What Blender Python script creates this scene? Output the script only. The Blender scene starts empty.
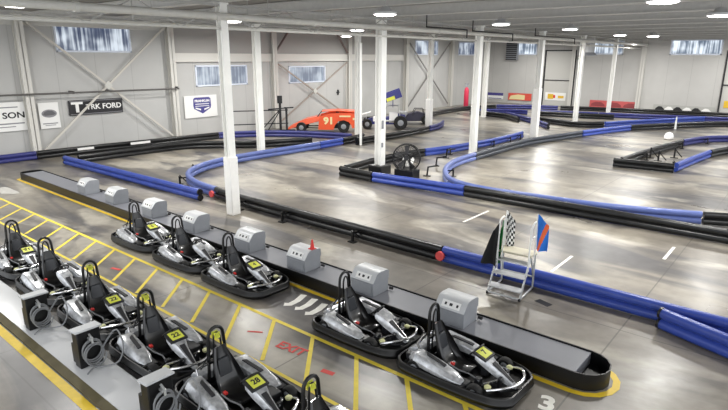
import bpy, bmesh, math, random
from mathutils import Vector, Matrix, Euler
random.seed(7)
PI = math.pi
col = bpy.context.scene.collection
sc = bpy.context.scene

# ------------------------------------------------------------ camera
CF, CTH, CROLL, CPHI, CH = 545.0, math.radians(15.3), -0.004, math.radians(39.85), 5.0
cam = bpy.data.cameras.new('camera'); co = bpy.data.objects.new('camera', cam); col.objects.link(co)
cam.sensor_width = 36; cam.lens = CF/728*36; cam.clip_end = 300
co.matrix_world = Matrix.Translation((0, 0, CH)) @ Matrix.Rotation(CPHI, 4, 'Z') @ Matrix.Rotation(PI/2-CTH, 4, 'X') @ Matrix.Rotation(-CROLL, 4, 'Z')
sc.camera = co
def P(x, y, z=0.0):
    """pixel of the photograph -> the point of the hall at height z behind it"""
    a, b = x-364, 205-y; c, s = math.cos(CROLL), math.sin(CROLL)
    u = (c*a+s*b)/CF; v = (-s*a+c*b)/CF
    t = (CH-z)/(math.sin(CTH)-v*math.cos(CTH))
    X = u*t; Y = t*(math.cos(CTH)+v*math.sin(CTH))
    return Vector((X*math.cos(CPHI)-Y*math.sin(CPHI), X*math.sin(CPHI)+Y*math.cos(CPHI), z))

# ------------------------------------------------------------ world, light, exposure
w = bpy.data.worlds.new('world'); sc.world = w; w.use_nodes = True
bgn = w.node_tree.nodes['Background']; bgn.inputs[0].default_value = (0.93, 0.96, 1.0, 1); bgn.inputs[1].default_value = 1.15
vs = sc.view_settings; vs.view_transform = 'Standard'; vs.look = 'None'; vs.gamma = 1; vs.exposure = 0.80
LIGHT_W = 175.0

# ------------------------------------------------------------ materials
def lin(c):
    return tuple(((v/255)/12.92 if v/255 <= .04045 else ((v/255+.055)/1.055)**2.4) for v in c)
MATS = {}
def mat(name, rgb, rough=.5, metal=0.0, noise=0.0, nscale=6.0, bump=0.0, emit=0.0, coat=0.0):
    if name in MATS: return MATS[name]
    m = bpy.data.materials.new(name); m.use_nodes = True; nt = m.node_tree
    b = nt.nodes['Principled BSDF']; c = lin(rgb)
    b.inputs['Base Color'].default_value = (*c, 1); b.inputs['Roughness'].default_value = rough; b.inputs['Metallic'].default_value = metal
    if coat: b.inputs['Coat Weight'].default_value = coat
    if noise or bump:
        tc = nt.nodes.new('ShaderNodeTexCoord'); n = nt.nodes.new('ShaderNodeTexNoise'); n.inputs['Scale'].default_value = nscale; n.inputs['Detail'].default_value = 5
        nt.links.new(tc.outputs['Object'], n.inputs['Vector'])
        if noise:
            r = nt.nodes.new('ShaderNodeValToRGB')
            r.color_ramp.elements[0].position = .3; r.color_ramp.elements[1].position = .7
            r.color_ramp.elements[0].color = (*[v*(1-noise) for v in c], 1); r.color_ramp.elements[1].color = (*[min(1, v*(1+noise)) for v in c], 1)
            nt.links.new(n.outputs['Fac'], r.inputs[0]); nt.links.new(r.outputs[0], b.inputs['Base Color'])
        if bump:
            bp = nt.nodes.new('ShaderNodeBump'); bp.inputs['Strength'].default_value = bump
            nt.links.new(n.outputs['Fac'], bp.inputs['Height']); nt.links.new(bp.outputs[0], b.inputs['Normal'])
    if emit:
        b.inputs['Emission Color'].default_value = (*c, 1); b.inputs['Emission Strength'].default_value = emit
    MATS[name] = m; return m

M_white = mat('white_paint', (244, 244, 240), .45, noise=.04, nscale=2)
M_colpad = mat('white_sleeve', (248, 247, 243), .5, noise=.03)
M_blue = mat('blue_plastic', (54, 76, 162), .36, noise=.10, nscale=2.5)
M_navy = mat('navy_plastic', (46, 50, 116), .4, noise=.12, nscale=2.5)
M_black = mat('black_plastic', (17, 18, 20), .34, noise=.25, nscale=3)
M_rubber = mat('black_rubber', (24, 24, 26), .6, noise=.2)
M_kblack = mat('kart_black_plastic', (8, 8, 9), .38, noise=.2, nscale=9)
M_kmetal = mat('kart_dark_metal', (40, 41, 44), .4, .6)
M_silver = mat('silver_panel', (200, 202, 205), .26, .4, noise=.32, nscale=11)
M_chrome = mat('bright_metal', (225, 226, 228), .18, .9)
M_seat = mat('black_vinyl', (14, 14, 16), .3, noise=.1, coat=.3)
M_yel = mat('yellow_paint', (240, 216, 74), .55, noise=.08, nscale=5)
M_yelbright = mat('number_plate_yellow', (228, 232, 84), .5)
M_red = mat('red_plastic', (214, 48, 44), .5)
M_redpaint = mat('red_floor_paint', (214, 72, 66), .6)
M_wpaint = mat('white_floor_paint', (240, 238, 230), .6, noise=.08)
M_grey = mat('grey_sheet_metal', (146, 149, 154), .42, .1, noise=.05)
M_greylid = mat('light_grey_sheet_metal', (204, 206, 208), .4, .1)
M_label = mat('label_white', (240, 240, 238), .5)
M_ink = mat('dark_ink', (38, 38, 42), .6)
M_deck = mat('grey_deck', (122, 124, 131), .4, noise=.05, nscale=1.5)
M_deck2 = mat('pale_grey_deck', (222, 223, 224), .15, noise=.04, nscale=1.0)
M_olive = mat('worn_rubber_edge', (92, 84, 56), .6, noise=.2, nscale=4)
M_cable = mat('grey_cable', (128, 130, 132), .45)
M_steel = mat('galvanised_steel', (196, 198, 198), .35, .5)
M_dark = mat('dark_steel', (46, 46, 48), .5, .4)
M_orange = mat('orange_body_paint', (236, 92, 50), .35, noise=.05, coat=.3)
M_cream = mat('cream_decal', (240, 226, 170), .5)
M_tyre = mat('tyre', (22, 22, 22), .7)
M_fblack = mat('black_cloth', (18, 18, 20), .8)
M_fgreen = mat('green_cloth', (28, 120, 56), .8)
M_fblue = mat('blue_cloth', (42, 120, 214), .8)
M_forange = mat('orange_cloth', (238, 110, 60), .8)
M_joist = mat('joist_paint', (176, 175, 172), .55, noise=.05)
M_girder = mat('girder_paint', (205, 204, 198), .5, noise=.04)
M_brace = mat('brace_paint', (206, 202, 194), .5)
M_trimwhite = mat('window_frame_white', (225, 232, 245), .4)
M_purple = mat('purple_print', (74, 70, 140), .5)
M_ylw2 = mat('amber_print', (226, 184, 52), .5)
M_pink = mat('pink_print', (206, 96, 96), .5)

def floor_mat():
    m = bpy.data.materials.new('polished_concrete'); m.use_nodes = True; nt = m.node_tree; N = nt.nodes; L = nt.links
    b = N['Principled BSDF']; tc = N.new('ShaderNodeTexCoord')
    def noise(sx, sy, scale, det=6, dist=0.0, off=0.0):
        mp = N.new('ShaderNodeMapping'); mp.inputs['Scale'].default_value = (sx, sy, 1); mp.inputs['Location'].default_value = (off, off*.7, 0)
        L.new(tc.outputs['Object'], mp.inputs[0])
        n = N.new('ShaderNodeTexNoise'); n.inputs['Scale'].default_value = scale; n.inputs['Detail'].default_value = det; n.inputs['Distortion'].default_value = dist
        L.new(mp.outputs[0], n.inputs['Vector']); return n.outputs['Fac']
    def ramp(src, p0, c0, p1, c1):
        r = N.new('ShaderNodeValToRGB'); e = r.color_ramp.elements
        e[0].position = p0; e[0].color = (*c0, 1); e[1].position = p1; e[1].color = (*c1, 1); L.new(src, r.inputs[0]); return r.outputs[0]
    def mix(mode, fac, a, c):
        x = N.new('ShaderNodeMix'); x.data_type = 'RGBA'; x.blend_type = mode
        if isinstance(fac, float): x.inputs['Factor'].default_value = fac
        else: L.new(fac, x.inputs['Factor'])
        L.new(a, x.inputs['A']); 
        if isinstance(c, tuple): x.inputs['B'].default_value = (*c, 1)
        else: L.new(c, x.inputs['B'])
        return x.outputs['Result']
    base = ramp(noise(1, 1, .16, 6, .6), .38, lin((106, 101, 94)), .62, lin((150, 143, 131)))
    tyre = ramp(noise(.35, 1.5, .35, 8, 1.2, 13), .46, (0, 0, 0), .66, (1, 1, 1))       # rubbered racing line
    c = mix('MIX', ramp(noise(.35, 1.5, .35, 8, 1.2, 13), .46, (0, 0, 0), .58, (.85, .85, .85)), base, lin((78, 77, 80)))
    c = mix('MIX', ramp(noise(.5, 1.1, .45, 7, .8, 41), .52, (0, 0, 0), .62, (.85, .85, .85)), c, lin((174, 168, 155)))
    fine = ramp(noise(1, 1, 3.2, 8, .2, 5), .3, (.82, .82, .82), .7, (1.1, 1.1, 1.1))
    c = mix('MULTIPLY', 1.0, c, fine)
    # saw-cut joints on an 8 m / 4 m grid
    sx = N.new('ShaderNodeSeparateXYZ'); L.new(tc.outputs['Object'], sx.inputs[0])
    def joint(out, off, per):
        a = N.new('ShaderNodeMath'); a.operation = 'ADD'; a.inputs[1].default_value = off; L.new(out, a.inputs[0])
        p = N.new('ShaderNodeMath'); p.operation = 'PINGPONG'; p.inputs[1].default_value = per/2; L.new(a.outputs[0], p.inputs[0])
        l = N.new('ShaderNodeMath'); l.operation = 'LESS_THAN'; l.inputs[1].default_value = .014; L.new(p.outputs[0], l.inputs[0]); return l.outputs[0]
    for o, off, per in ((sx.outputs[0], 14.2, 3.98), (sx.outputs[1], -2.4, 7.9)):
        j = joint(o, off, per); mm = N.new('ShaderNodeMath'); mm.operation = 'MULTIPLY'; mm.inputs[1].default_value = .55; L.new(j, mm.inputs[0])
        c = mix('MIX', mm.outputs[0], c, lin((62, 60, 58)))
    L.new(c, b.inputs['Base Color'])
    rr = N.new('ShaderNodeMapRange'); rr.inputs['To Min'].default_value = .17; rr.inputs['To Max'].default_value = .50
    L.new(noise(1, 1, .5, 5, .4, 22), rr.inputs[0]); L.new(rr.outputs[0], b.inputs['Roughness'])
    bp = N.new('ShaderNodeBump'); bp.inputs['Strength'].default_value = .04; L.new(noise(1, 1, 2.0, 5), bp.inputs['Height']); L.new(bp.outputs[0], b.inputs['Normal'])
    return m
def wall_mat(name, rgb, axis):
    """painted steel sheeting: faint vertical panel joints"""
    m = bpy.data.materials.new(name); m.use_nodes = True; nt = m.node_tree; N = nt.nodes; L = nt.links
    b = N['Principled BSDF']; b.inputs['Roughness'].default_value = .55
    tc = N.new('ShaderNodeTexCoord'); sx = N.new('ShaderNodeSeparateXYZ'); L.new(tc.outputs['Object'], sx.inputs[0])
    n = N.new('ShaderNodeTexNoise'); n.inputs['Scale'].default_value = .5; n.inputs['Detail'].default_value = 4; L.new(tc.outputs['Object'], n.inputs['Vector'])
    r = N.new('ShaderNodeValToRGB'); c = lin(rgb); r.color_ramp.elements[0].position = .3; r.color_ramp.elements[1].position = .7
    r.color_ramp.elements[0].color = (*[v*.93 for v in c], 1); r.color_ramp.elements[1].color = (*[v*1.05 for v in c], 1); L.new(n.outputs['Fac'], r.inputs[0])
    p = N.new('ShaderNodeMath'); p.operation = 'PINGPONG'; p.inputs[1].default_value = .98; L.new(sx.outputs[axis], p.inputs[0])
    l = N.new('ShaderNodeMath'); l.operation = 'LESS_THAN'; l.inputs[1].default_value = .02; L.new(p.outputs[0], l.inputs[0])
    mm = N.new('ShaderNodeMath'); mm.operation = 'MULTIPLY'; mm.inputs[1].default_value = .3; L.new(l.outputs[0], mm.inputs[0])
    x = N.new('ShaderNodeMix'); x.data_type = 'RGBA'; L.new(mm.outputs[0], x.inputs['Factor']); L.new(r.outputs[0], x.inputs['A']); x.inputs['B'].default_value = (*[v*.45 for v in c], 1)
    L.new(x.outputs['Result'], b.inputs['Base Color']); return m
def ceil_mat():
    m = bpy.data.materials.new('ribbed_roof_deck'); m.use_nodes = True; nt = m.node_tree; N = nt.nodes; L = nt.links
    b = N['Principled BSDF']; b.inputs['Roughness'].default_value = .7
    tc = N.new('ShaderNodeTexCoord'); n = N.new('ShaderNodeTexNoise'); n.inputs['Scale'].default_value = .7; L.new(tc.outputs['Object'], n.inputs['Vector'])
    r = N.new('ShaderNodeValToRGB'); r.color_ramp.elements[0].color = (*lin((132, 130, 127)), 1); r.color_ramp.elements[1].color = (*lin((160, 158, 154)), 1); L.new(n.outputs['Fac'], r.inputs[0]); L.new(r.outputs[0], b.inputs['Base Color'])
    wv = N.new('ShaderNodeTexWave'); wv.bands_direction = 'Y'; wv.inputs['Scale'].default_value = 1.0; L.new(tc.outputs['Object'], wv.inputs['Vector'])
    bp = N.new('ShaderNodeBump'); bp.inputs['Strength'].default_value = .5; L.new(wv.outputs['Fac'], bp.inputs['Height']); L.new(bp.outputs[0], b.inputs['Normal']); return m
def pane_mat(name, strength, axis, dk=lin((40, 52, 82))):
    """translucent ribbed plastic lit by the day outside, with vertical streaks"""
    m = bpy.data.materials.new(name); m.use_nodes = True; nt = m.node_tree; N = nt.nodes; L = nt.links
    b = N['Principled BSDF']; b.inputs['Roughness'].default_value = .25
    tc = N.new('ShaderNodeTexCoord'); mp = N.new('ShaderNodeMapping')
    s = [1, 1, .25]; s[axis] = 7.0; mp.inputs['Scale'].default_value = s; L.new(tc.outputs['Object'], mp.inputs[0])
    n = N.new('ShaderNodeTexNoise'); n.inputs['Scale'].default_value = 1.0; n.inputs['Detail'].default_value = 3; L.new(mp.outputs[0], n.inputs['Vector'])
    n2 = N.new('ShaderNodeTexNoise'); n2.inputs['Scale'].default_value = .9; L.new(tc.outputs['Object'], n2.inputs['Vector'])
    ad = N.new('ShaderNodeMath'); ad.operation = 'ADD'; L.new(n.outputs['Fac'], ad.inputs[0]); L.new(n2.outputs['Fac'], ad.inputs[1])
    r = N.new('ShaderNodeValToRGB'); e = r.color_ramp.elements
    mr = N.new('ShaderNodeMath'); mr.operation = 'MULTIPLY'; mr.inputs[1].default_value = .5; L.new(ad.outputs[0], mr.inputs[0])
    e[0].position = .45; e[0].color = (*dk, 1); e[1].position = .60; e[1].color = (*lin((215, 225, 235)), 1); L.new(mr.outputs[0], r.inputs[0])
    b.inputs['Base Color'].default_value = (.1, .12, .15, 1)
    L.new(r.outputs[0], b.inputs['Emission Color']); b.inputs['Emission Strength'].default_value = strength
    return m

# ------------------------------------------------------------ mesh helpers
class MB:
    def __init__(s): s.bm = bmesh.new(); s.mats = []; s.cur = 0
    def m(s, material):
        if material not in s.mats: s.mats.append(material)
        s.cur = s.mats.index(material); return s
    def _face(s, vs, smooth=False):
        try: f = s.bm.faces.new(vs); f.material_index = s.cur; f.smooth = smooth; return f
        except ValueError: return None
    def box(s, x0, x1, y0, y1, z0, z1, M=None):
        pts = [Vector((x, y, z)) for z in (z0, z1) for y in (y0, y1) for x in (x0, x1)]
        return s.hexa(pts, M)
    def hexa(s, pts, M=None):
        v = [s.bm.verts.new(M @ Vector(p) if M else Vector(p)) for p in pts]
        for q in ((0, 2, 3, 1), (4, 5, 7, 6), (0, 1, 5, 4), (2, 6, 7, 3), (0, 4, 6, 2), (1, 3, 7, 5)): s._face([v[i] for i in q])
        return s
    def prism(s, poly, z0, z1, M=None, smooth=False):
        """poly: (x, y) list extruded z0..z1, M places it"""
        M = M or Matrix()
        a = [s.bm.verts.new(M @ Vector((x, y, z0))) for x, y in poly]; b = [s.bm.verts.new(M @ Vector((x, y, z1))) for x, y in poly]
        n = len(poly); s._face(a[::-1]); s._face(b)
        for i in range(n): s._face([a[i], a[(i+1) % n], b[(i+1) % n], b[i]], smooth)
        return s
    def bar(s, p0, p1, w, h=None, up=(0, 0, 1)):
        """rectangular bar from p0 to p1"""
        h = h or w; p0, p1 = Vector(p0), Vector(p1); d = (p1-p0); L = d.length; d.normalize(); upv = Vector(up)
        if abs(d.dot(upv)) > .97: upv = Vector((1, 0, 0))
        sd = d.cross(upv).normalized(); u = sd.cross(d).normalized()
        pts = [p0+sd*x*w/2+u*y*h/2+d*z*L for z in (0, 1) for y in (-1, 1) for x in (-1, 1)]
        return s.hexa(pts)
    def tube(s, pts, r, seg=8, closed=False, rz=1.0, caps=True):
        """sweep a circle along points; r may be a list"""
        pts = [Vector(p) for p in pts]; n = len(pts); R = r if isinstance(r, (list, tuple)) else [r]*n
        rings = []; prev = None
        for i, p in enumerate(pts):
            if closed: t = pts[(i+1) % n]-pts[i-1]
            else: t = pts[min(i+1, n-1)]-pts[max(i-1, 0)]
            t.normalize()
            if prev is None: a = Vector((0, 0, 1)) if abs(t.z) < .9 else Vector((1, 0, 0))
            else: a = prev
            a = (a - t*a.dot(t)); a.normalize(); prev = a; c = t.cross(a)
            rings.append([s.bm.verts.new(p+(a*math.cos(2*PI*k/seg)*rz+c*math.sin(2*PI*k/seg))*R[i]) for k in range(seg)])
        for i in range(n if closed else n-1):
            A, B = rings[i], rings[(i+1) % n]
            for k in range(seg): s._face([A[k], A[(k+1) % seg], B[(k+1) % seg], B[k]], True)
        if not closed and caps: s._face(rings[0][::-1]); s._face(rings[-1])
        return s
    def cyl(s, p0, p1, r0, r1=None, seg=16):
        return s.tube([p0, p1], [r0, r1 if r1 is not None else r0], seg)
    def lathe(s, prof, M=None, seg=20):
        """prof (r, z) about local z"""
        M = M or Matrix(); rings = [[s.bm.verts.new(M @ Vector((r*math.cos(2*PI*k/seg), r*math.sin(2*PI*k/seg), z))) for k in range(seg)] for r, z in prof]
        for A, B in zip(rings, rings[1:]):
            for k in range(seg): s._face([A[k], A[(k+1) % seg], B[(k+1) % seg], B[k]], True)
        s._face(rings[0][::-1]); s._face(rings[-1]); return s
    def loft(s, rings, caps=True, smooth=True):
        R = [[s.bm.verts.new(Vector(p)) for p in r] for r in rings]; n = len(R[0])
        for A, B in zip(R, R[1:]):
            for k in range(n): s._face([A[k], A[(k+1) % n], B[(k+1) % n], B[k]], smooth)
        if caps: s._face(R[0][::-1]); s._face(R[-1])
        return s
    def build(s, name, parent=None, mat_=None, bevel=0.0, kind=None, M=None, solid=False):
        if mat_ is not None: s.mats = [mat_]
        bmesh.ops.recalc_face_normals(s.bm, faces=s.bm.faces)
        if M: s.bm.transform(M)
        me = bpy.data.meshes.new(name); s.bm.to_mesh(me); s.bm.free()
        for q in s.mats: me.materials.append(q)
        if mat_ is not None:
            for p_ in me.polygons: p_.material_index = 0
        try: me.set_sharp_from_angle(angle=math.radians(38))
        except Exception: pass
        o = bpy.data.objects.new(name, me); col.objects.link(o)
        if parent: o.parent = parent
        if bevel:
            bv = o.modifiers.new('bevel', 'BEVEL'); bv.width = bevel; bv.segments = 2; bv.limit_method = 'ANGLE'
        if kind: o['kind'] = kind
        return o
def tag(o, label=None, cat=None, group=None, kind=None):
    if label: o['label'] = label
    if cat: o['category'] = cat
    if group: o['group'] = group
    if kind: o['kind'] = kind
    return o
def empty(name, loc, rz=0, label=None, cat=None, group=None):
    o = bpy.data.objects.new(name, None); col.objects.link(o); o.location = loc; o.rotation_euler = (0, 0, rz); o.empty_display_size = .2
    return tag(o, label, cat, group)
def copy_tree(o, parent=None):
    c = o.copy(); col.objects.link(c)
    if parent: c.parent = parent
    for ch in [x for x in bpy.data.objects if x.parent == o]: copy_tree(ch, c)
    return c
def text_mesh(mb, body, size, M, extrude=.002, align='CENTER', sx=1.0, bold=.0):
    cu = bpy.data.curves.new('t', 'FONT'); cu.body = body; cu.size = size; cu.align_x = align; cu.align_y = 'CENTER'; cu.extrude = extrude; cu.offset = bold; cu.resolution_u = 3
    ob = bpy.data.objects.new('t', cu); me = bpy.data.meshes.new_from_object(ob)
    me.transform(M @ Matrix.Diagonal((sx, 1, 1, 1)))
    n0 = len(mb.bm.faces); mb.bm.from_mesh(me); mb.bm.faces.ensure_lookup_table()
    for f in mb.bm.faces[n0:]: f.material_index = mb.cur
    bpy.data.objects.remove(ob); bpy.data.curves.remove(cu); bpy.data.meshes.remove(me)
def smooth_path(pts, step=.35, closed=False):
    pts = [Vector(p) for p in pts]; n = len(pts)
    if n == 2: return pts
    out = []
    for i in range(n if closed else n-1):
        if closed: p0, p1, p2, p3 = pts[i-1], pts[i], pts[(i+1) % n], pts[(i+2) % n]
        else: p0, p1, p2, p3 = pts[max(i-1, 0)], pts[i], pts[i+1], pts[min(i+2, n-1)]
        k = max(1, int((p2-p1).length/step))
        for j in range(k):
            t = j/k
            out.append(.5*((2*p1)+(p2-p0)*t+(2*p0-5*p1+4*p2-p3)*t*t+(3*p1-p0-3*p2+p3)*t**3))
    if not closed: out.append(pts[-1])
    return out
RX90 = Matrix.Rotation(PI/2, 4, 'X')
def wallM(x, y, z):   # text/plane on the left wall (x = const, facing +x): local x -> +y, local y -> +z
    return Matrix(((0, 0, 1, x), (1, 0, 0, y), (0, 1, 0, z), (0, 0, 0, 1)))
def backM(x, y, z):   # on the back wall facing -y: local x -> +x, local y -> +z
    return Matrix(((1, 0, 0, x), (0, 0, -1, y), (0, 1, 0, z), (0, 0, 0, 1)))

# ------------------------------------------------------------ the shell
WX, WY, CZ = -30.0, 57.8, 6.9
X1, Y0 = 9.0, -3.0
mb = MB(); mb.box(WX-.3, X1, Y0, WY+.3, -.2, 0); FLOOR = mb.build('floor', mat_=floor_mat(), kind='structure')
mb = MB(); mb.box(WX-.3, X1, Y0, WY+.3, CZ, CZ+.2); CEIL = mb.build('ceiling', mat_=ceil_mat(), kind='structure')
YC = [10.2+7.85*k for k in range(-1, 6)]                     # column lines along the left wall
WINS = [(11.85, 15.8, 5.12, 6.45, 'high'), (19.72, 23.7, 3.12, 4.4, 'low'), (27.4, 31.2, 3.05, 4.27, 'low'), (43.2, 47.1, 5.1, 6.45, 'high'), (51.0, 55.0, 5.1, 6.45, 'high')]
# left wall with its window openings left open
Mwl = wall_mat('painted_wall_sheet', (190, 190, 188), 1)
Mwb = wall_mat('painted_back_wall_sheet', (194, 193, 190), 0)
mb = MB()
ys = Y0
for (a, b, z0, z1, _) in WINS:
    mb.box(WX-.25, WX, ys, a, 0, CZ); mb.box(WX-.25, WX, a, b, 0, z0); mb.box(WX-.25, WX, a, b, z1, CZ); ys = b
mb.box(WX-.25, WX, ys, WY, 0, CZ)
mb.build('wall_left', mat_=Mwl, kind='structure')
BW = [(-27.9, -24.4, 5.15, 6.55), (-20.0, -15.8, 5.2, 6.55), (-11.8, -7.7, 5.18, 6.55)]
mb = MB(); xs = WX-.25
for (a, b, z0, z1) in BW:
    mb.box(xs, a, WY, WY+.25, 0, CZ); mb.box(a, b, WY, WY+.25, 0, z0); mb.box(a, b, WY, WY+.25, z1, CZ); xs = b
mb.box(xs, X1, WY, WY+.25, 0, CZ)
mb.build('wall_back', mat_=Mwb, kind='structure')
# windows
k = 0
pm1 = pane_mat('window_streaks_left', .55, 1); pm2 = pane_mat('window_streaks_low', .42, 1, lin((110, 118, 136))); pm3 = pane_mat('window_streaks_back', .8, 0, lin((80, 92, 108)))
for (a, b, z0, z1, t) in WINS:
    k += 1; x = WX
    mb = MB(); f = .09
    mb.box(x-.12, x+.05, a, b, z0, z0+f); mb.box(x-.12, x+.05, a, b, z1-f, z1); mb.box(x-.12, x+.05, a, a+f, z0, z1); mb.box(x-.12, x+.05, b-f, b, z0, z1)
    o = mb.build('window_%d' % k, mat_=M_trimwhite, kind='structure', bevel=.01)
    mb = MB(); mb.box(x-.1, x-.07, a+f, b-f, z0+f, z1-f); mb.build('pane', o, pm1 if t == 'high' else pm2)
for (a, b, z0, z1) in BW:
    k += 1; y = WY; f = .12
    mb = MB(); mb.box(a, b, y-.05, y+.12, z0, z0+f); mb.box(a, b, y-.05, y+.12, z1-f, z1); mb.box(a, a+f, y-.05, y+.12, z0, z1); mb.box(b-f, b, y-.05, y+.12, z0, z1)
    o = mb.build('window_%d' % k, mat_=M_trimwhite, kind='structure', bevel=.01)
    mb = MB(); mb.box(a+f, b-f, y+.07, y+.1, z0+f, z1-f); mb.build('pane', o, pm3)
# dark upper cladding and light girt between the second and fifth wall column
mb = MB(); mb.box(WX, WX+.06, 18.1, 41.3, 5.12, 6.85); mb.build('trim_1', mat_=mat('grey_upper_cladding', (166, 164, 161), .6), kind='structure')
mb = MB(); mb.box(WX, WX+.14, 18.1, 41.3, 4.60, 5.12); mb.box(WX, WX+.2, 18.1, 41.3, 4.60, 4.66); mb.build('trim_2', mat_=mat('girt_white', (214, 212, 206), .45), kind='structure', bevel=.01)
mb = MB(); mb.box(WX, WX+.04, Y0, 18, 4.9, 4.95); mb.build('trim_3', mat_=Mwl, kind='structure')
mb = MB(); mb.box(WX, WX+.16, Y0, 17.9, 6.35, 6.55); mb.box(WX, WX+.16, 41.5, 57.5, 6.5, 6.62); mb.build('trim_4', mat_=M_girder, kind='structure')

def h_column(x, y, z1, w, m, along='y'):
    """H section column"""
    mb = MB(); t = w*.13
    if along == 'y':
        mb.box(x-w/2, x-w/2+t, y-w/2, y+w/2, 0, z1); mb.box(x+w/2-t, x+w/2, y-w/2, y+w/2, 0, z1); mb.box(x-w/2, x+w/2, y-t/2, y+t/2, 0, z1)
    else:
        mb.box(x-w/2, x+w/2, y-w/2, y-w/2+t, 0, z1); mb.box(x-w/2, x+w/2, y+w/2-t, y+w/2, 0, z1); mb.box(x-t/2, x+t/2, y-w/2, y+w/2, 0, z1)
    return mb
# wall columns
wl_lab = ['behind the camera side', 'left of the high streaked window, nearest on the left wall', 'right of the high streaked window, beside the shield sign', 'left of the railing behind the orange car', 'right of the orange car bay', 'left of the far X bracing', 'right of the far X bracing']
for i, y in enumerate(YC):
    if i == 0: continue
    mb = h_column(WX+.2, y, CZ, .38, None)
    tag(mb.build('wall_column', mat_=mat('column_beige', (212, 210, 204), .5), bevel=.008), 'beige steel column on the left wall, ' + wl_lab[i], 'column', 'steel columns on the left wall')
bw_lab = ['by the tall far door', 'under the vent corner, left end of back wall']
for x, l in ((-21.9+1.5, 'right beside the tall door frame'), (-13.9, 'between the red banner and the race car banner')):
    tag(h_column(x, WY-.2, CZ, .36, None, 'x').build('wall_column', mat_=mat('column_beige', (212, 210, 204), .5), bevel=.008), 'beige steel column on the back wall, ' + l, 'column', 'steel columns on the back wall')
# free standing columns
def column(x, y, w, label, pad=None, box=False, m=M_white):
    w *= .76; r = empty('hall_column', (x, y, 0), 0, label, 'column', 'white hall columns')
    mb = MB(); t = w*.12
    mb.box(-w/2, -w/2+t, -w/2, w/2, 0, 6.5); mb.box(w/2-t, w/2, -w/2, w/2, 0, 6.5); mb.box(-w*.38, w*.38, -t, t, 0, 6.5)
    mb.box(-w*.62, w*.62, -w*.62, w*.62, 6.45, 6.5); mb.box(-w*.6, w*.6, -w*.6, w*.6, 0, .03)
    mb.build('shaft', r, m, bevel=.006)
    if pad:
        mb = MB(); p = w*.66; mb.box(-p, p, -p, p, pad[0], pad[1]); mb.build('protective_sleeve', r, M_colpad, bevel=.03)
    if box:
        mb = MB(); mb.box(-.36, .36, -.36, .36, 0.01, .40); mb.build('base_box', r, M_black, bevel=.03)
        mb = MB(); mb.box(w/2, w/2+.06, -.12, -.02, 2.0, 2.35); mb.box(w/2, w/2+.05, -.12, -.04, 1.2, 1.4); mb.build('switch_box', r, M_grey, bevel=.01)
    return r
column(-14.22, 10.40, .33, 'nearest white column, with a wider padded lower sleeve', (0.01, 1.9))
column(-14.55, 18.50, .44, 'white column rising from a black box inside the triangular barrier', None, True)
column(-14.05, 25.9, .42, 'white column standing behind the blue hairpin barrier bend')
column(-13.95, 33.6, .42, 'white column with padded sleeve between the two long diagonal barriers', (0.01, 3.1))
column(-14.15, 41.5, .40, 'white column in front of the tall door and its yellow sign')
column(-14.2, 49.6, .38, 'white column farthest right, in front of the red banner')
column(-22.2, 18.2, .40, 'slim white column rising behind the left blue hairpin, by the wall bay with the railing')
column(-22.4, 26.2, .38, 'white column just right of the orange race car')
column(-22.2, 34.0, .40, 'white column with wider lower sleeve beside the dark stripped racer', (0.01, 2.0))
column(-22.3, 42.6, .44, 'white column standing directly behind the hairpin column, near the red cylinder')
mb = MB(); mb.cyl((0, 0, 0), (0, 0, 5.7), .075, seg=10); o = mb.build('conduit_pipe', mat_=M_white); o.location = (-20.3, 24.0, 0); tag(o, 'thin white vertical pipe between the orange car and the winged racer', 'pipe')

# ------------------------------------------------------------ roof steel
def girder(x, z0, z1, lab, w_=.05):
    r = empty('roof_girder', (x, 0, z0), 0, lab, 'girder', 'roof girders along the column rows')
    mb = MB(); mb.box(-w_, w_, Y0+.2, WY-.1, 0, .055); mb.build('bottom_chord', r, M_girder)
    mb = MB(); mb.box(-w_, w_, Y0+.2, WY-.1, z1-z0-.06, z1-z0); mb.build('top_chord', r, M_joist)
    mb = MB(); y = Y0+.3; k = 0
    while y < WY-1.2: mb.bar((0, y, .03 if k % 2 else z1-z0-.03), (0, y+1.3, z1-z0-.03 if k % 2 else .03), .025); y += 1.3; k += 1
    mb.build('web_rods', r, M_joist, kind='stuff')
girder(-14.2, 5.74, 6.46, 'thin cream open truss over the nearer column row'); girder(-22.3, 6.2, 6.48, 'thin cream open truss over the farther column row')
def pipe(x, z, r_, lab, m):
    r = empty('sprinkler_pipe', (x, 0, z), 0, lab, 'pipe', 'sprinkler mains under the roof')
    mb = MB(); mb.cyl((0, Y0+.1, 0), (0, WY-.1, 0), r_, seg=14); mb.build('main_pipe', r, m)
    mb = MB()
    y = 6.0
    while y < 54: mb.cyl((0, y-.06, 0), (0, y+.06, 0), r_*1.22, seg=14); y += 3.9
    mb.build('couplings', r, m, kind='stuff')
    mb = MB(); y = 4.0
    while y < 56: mb.box(-.012, .012, y-.012, y+.012, r_, CZ-z); y += 3.9
    mb.build('hanger_rods', r, M_joist, kind='stuff')
pipe(-13.75, 6.08, .10, 'thick pale sprinkler main running just beside the nearer girder', M_girder)
pipe(-14.75, 5.86, .035, 'thin pale pipe running parallel behind the nearer girder', M_girder)
jy = 3.0; ji = 0
for i in range(15):
    y = 2.55+i*3.925
    mb = MB(); mb.box(WX+.05, X1, -.13, .13, 0, .04); mb.box(WX+.05, X1, -.012, .012, .03, .34); mb.box(WX+.05, X1, -.09, .09, .34, .37)
    o = mb.build('roof_joist', mat_=mat('joist_pale', (196, 195, 191), .5, noise=.05)); o.location = (0, y, CZ-.39)
    tag(o, 'pale steel joist crossing the ceiling at right angles to the girders', 'joist', 'ceiling joists')
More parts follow.
